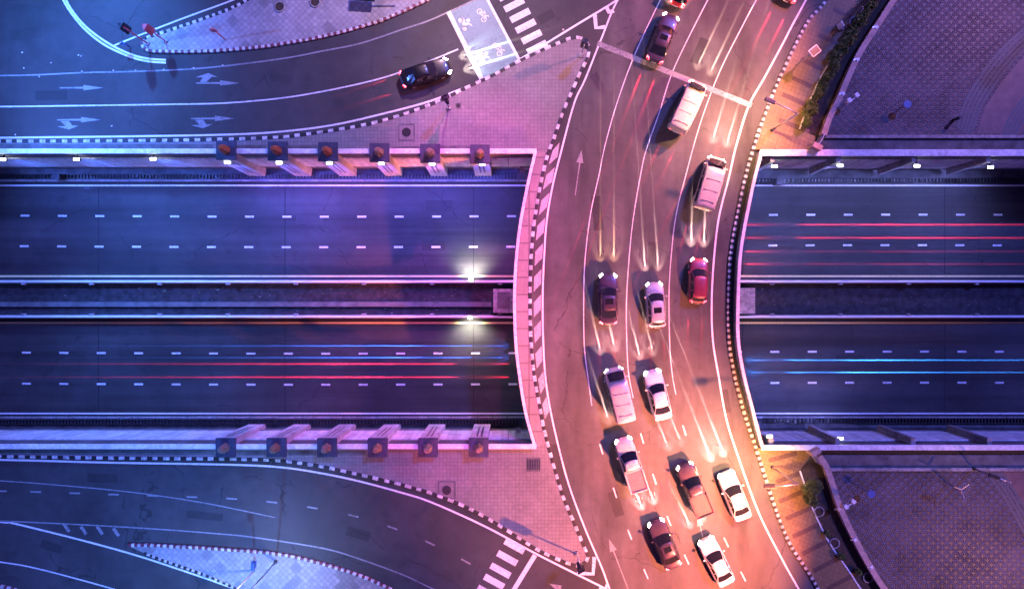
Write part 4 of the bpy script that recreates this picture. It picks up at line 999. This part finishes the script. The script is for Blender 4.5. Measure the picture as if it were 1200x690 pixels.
# unseen cars added beneath the deck, only to throw light lines along the lanes
g_ = 'unseen cars added below the overpass for their beams'
car('sedan', 835, 429, 40, 0, SILVER, 'unseen silver sedan added under the bridge, throwing blue lines to the right in the lower carriageway', g_, z=TZ, hcol=(.03, .24, 1.0), far=2.6, head=.9)
car('hatch', 632, 412, -40, 0, GREY, 'unseen grey hatchback added under the bridge, throwing blue lines to the left in the lower carriageway', g_, z=TZ, hcol=(.04, .16, 1.0), far=1.6, head=.7)
car('sedan', 638, 434, 40, 0, MAROON, 'unseen maroon sedan added under the bridge in the lower carriageway, throwing red lines to the left', g_, z=TZ, tail=3, tfar=2.2)
car('sedan', 832, 271, -40, 0, DARK, 'unseen dark sedan added under the bridge in the upper carriageway, throwing red lines to the right', g_, z=TZ, tail=3, tfar=1.6, head=.7)
car('hatch', 834, 302, -40, 0, BLACK, 'unseen black hatchback added under the bridge beside the median, throwing red lines to the right', g_, z=TZ, tail=3, tfar=.25)

# ------------------------------------------------------------------ unseen mast lamps, several added only to colour the light
def mast(base, h, label, e, col, aims, size=62):
    b = P(*base); root = empty('unseen_mast_lamp', b, 0, label, 'mast lamp', 'mast lamps of the junction')
    p = MB(); p.tube([(0, 0, 0), (0, 0, h)], .28, 12, r2=.14); p.build('pole', steel, root, True)
    c = MB(); c.ring(0, 0, h - .1, .8, .95, 16, 0, .16); c.build('head_ring', steel, root)
    for i, a in enumerate(aims):
        t = P(*a) - b; d = Vector((t.x, t.y, 0)).normalized() * .95
        q = MB(); q.box(d.x, d.y, h - .25, .6, .5, h - .02, math.atan2(d.y, d.x)); o = q.build('floodlight', dark_steel, root)
        lamp('lamp_light', (d.x * 1.3, d.y * 1.3, h - .4), o, 'SPOT', e, col, (t.x, t.y, 0), size, 1, .45)
    return root
WARM, PINK, BLUE, VIO = (1, .40, .20), (1, .30, .38), (.10, .24, 1.0), (.55, .25, 1.0)
mast((1075, -70), 20, 'tall mast lamp above the upper plaza', 66000, (1, .24, .22), [(790, 70)], 50)
mast((1079, -72), 20, 'tall mast lamp above the upper plaza', 80000, (1, .22, .21), [(770, 290)], 46)
mast((1000, 790), 20, 'tall mast lamp beyond the lower walkway', 170000, (1, .22, .12), [(775, 620)], 60)
mast((1003, 792), 20, 'tall mast lamp beyond the lower walkway', 220000, (1, .22, .13), [(755, 450)], 40)
mast((575, -130), 18, 'added mast lamp out of view, washing the upper trench with magenta', 14000, (1, .56, .66), [(600, 70), (430, 40)], 70)
mast((655, -132), 26, 'added mast lamp out of view, washing the upper trench with magenta', 52000, (1, .08, .62), [(530, 290)], 40)  # added source for the magenta wash in the trench
mast((160, -115), 18, 'tall mast lamp beyond the upper left island', 44000, (.06, .25, 1.0), [(70, 70)], 92)  # placed by the signal shadows, its blue tint added
mast((-90, 110), 18, 'added mast lamp out of view, tinting the upper left road blue', 34000, (.09, .22, 1.0), [(200, 110)], 80)  # this and the next are added blue sources for the left side
mast((-90, 112), 18, 'added mast lamp out of view, tinting the upper left road blue', 30000, (.06, .22, 1.0), [(150, 300), (150, 440)], 60)
mast((316, 835), 18, 'tall mast lamp beyond the bottom left island', 32000, (.07, .27, 1.0), [(190, 600)], 96)  # placed by the street lamp shadow, its blue tint added
mast((520, 800), 18, 'added mast lamp out of view, washing the lower trench with magenta', 8000, (.95, .40, .6), [(620, 610)], 60)
mast((535, 802), 28, 'added mast lamp out of view, washing the lower trench with magenta', 24000, (1, .10, .62), [(520, 400)], 40)  # added too, for the magenta in the lower trench
mast((1300, -60), 18, 'added mast lamp out of view, warming the upper plaza', 6500, (1, .38, .45), [(1080, 70)], 80)  # this and the next are added to warm the plaza paving
mast((1300, 750), 18, 'added mast lamp out of view, warming the lower plaza', 11000, (1, .38, .42), [(1080, 620)], 80)
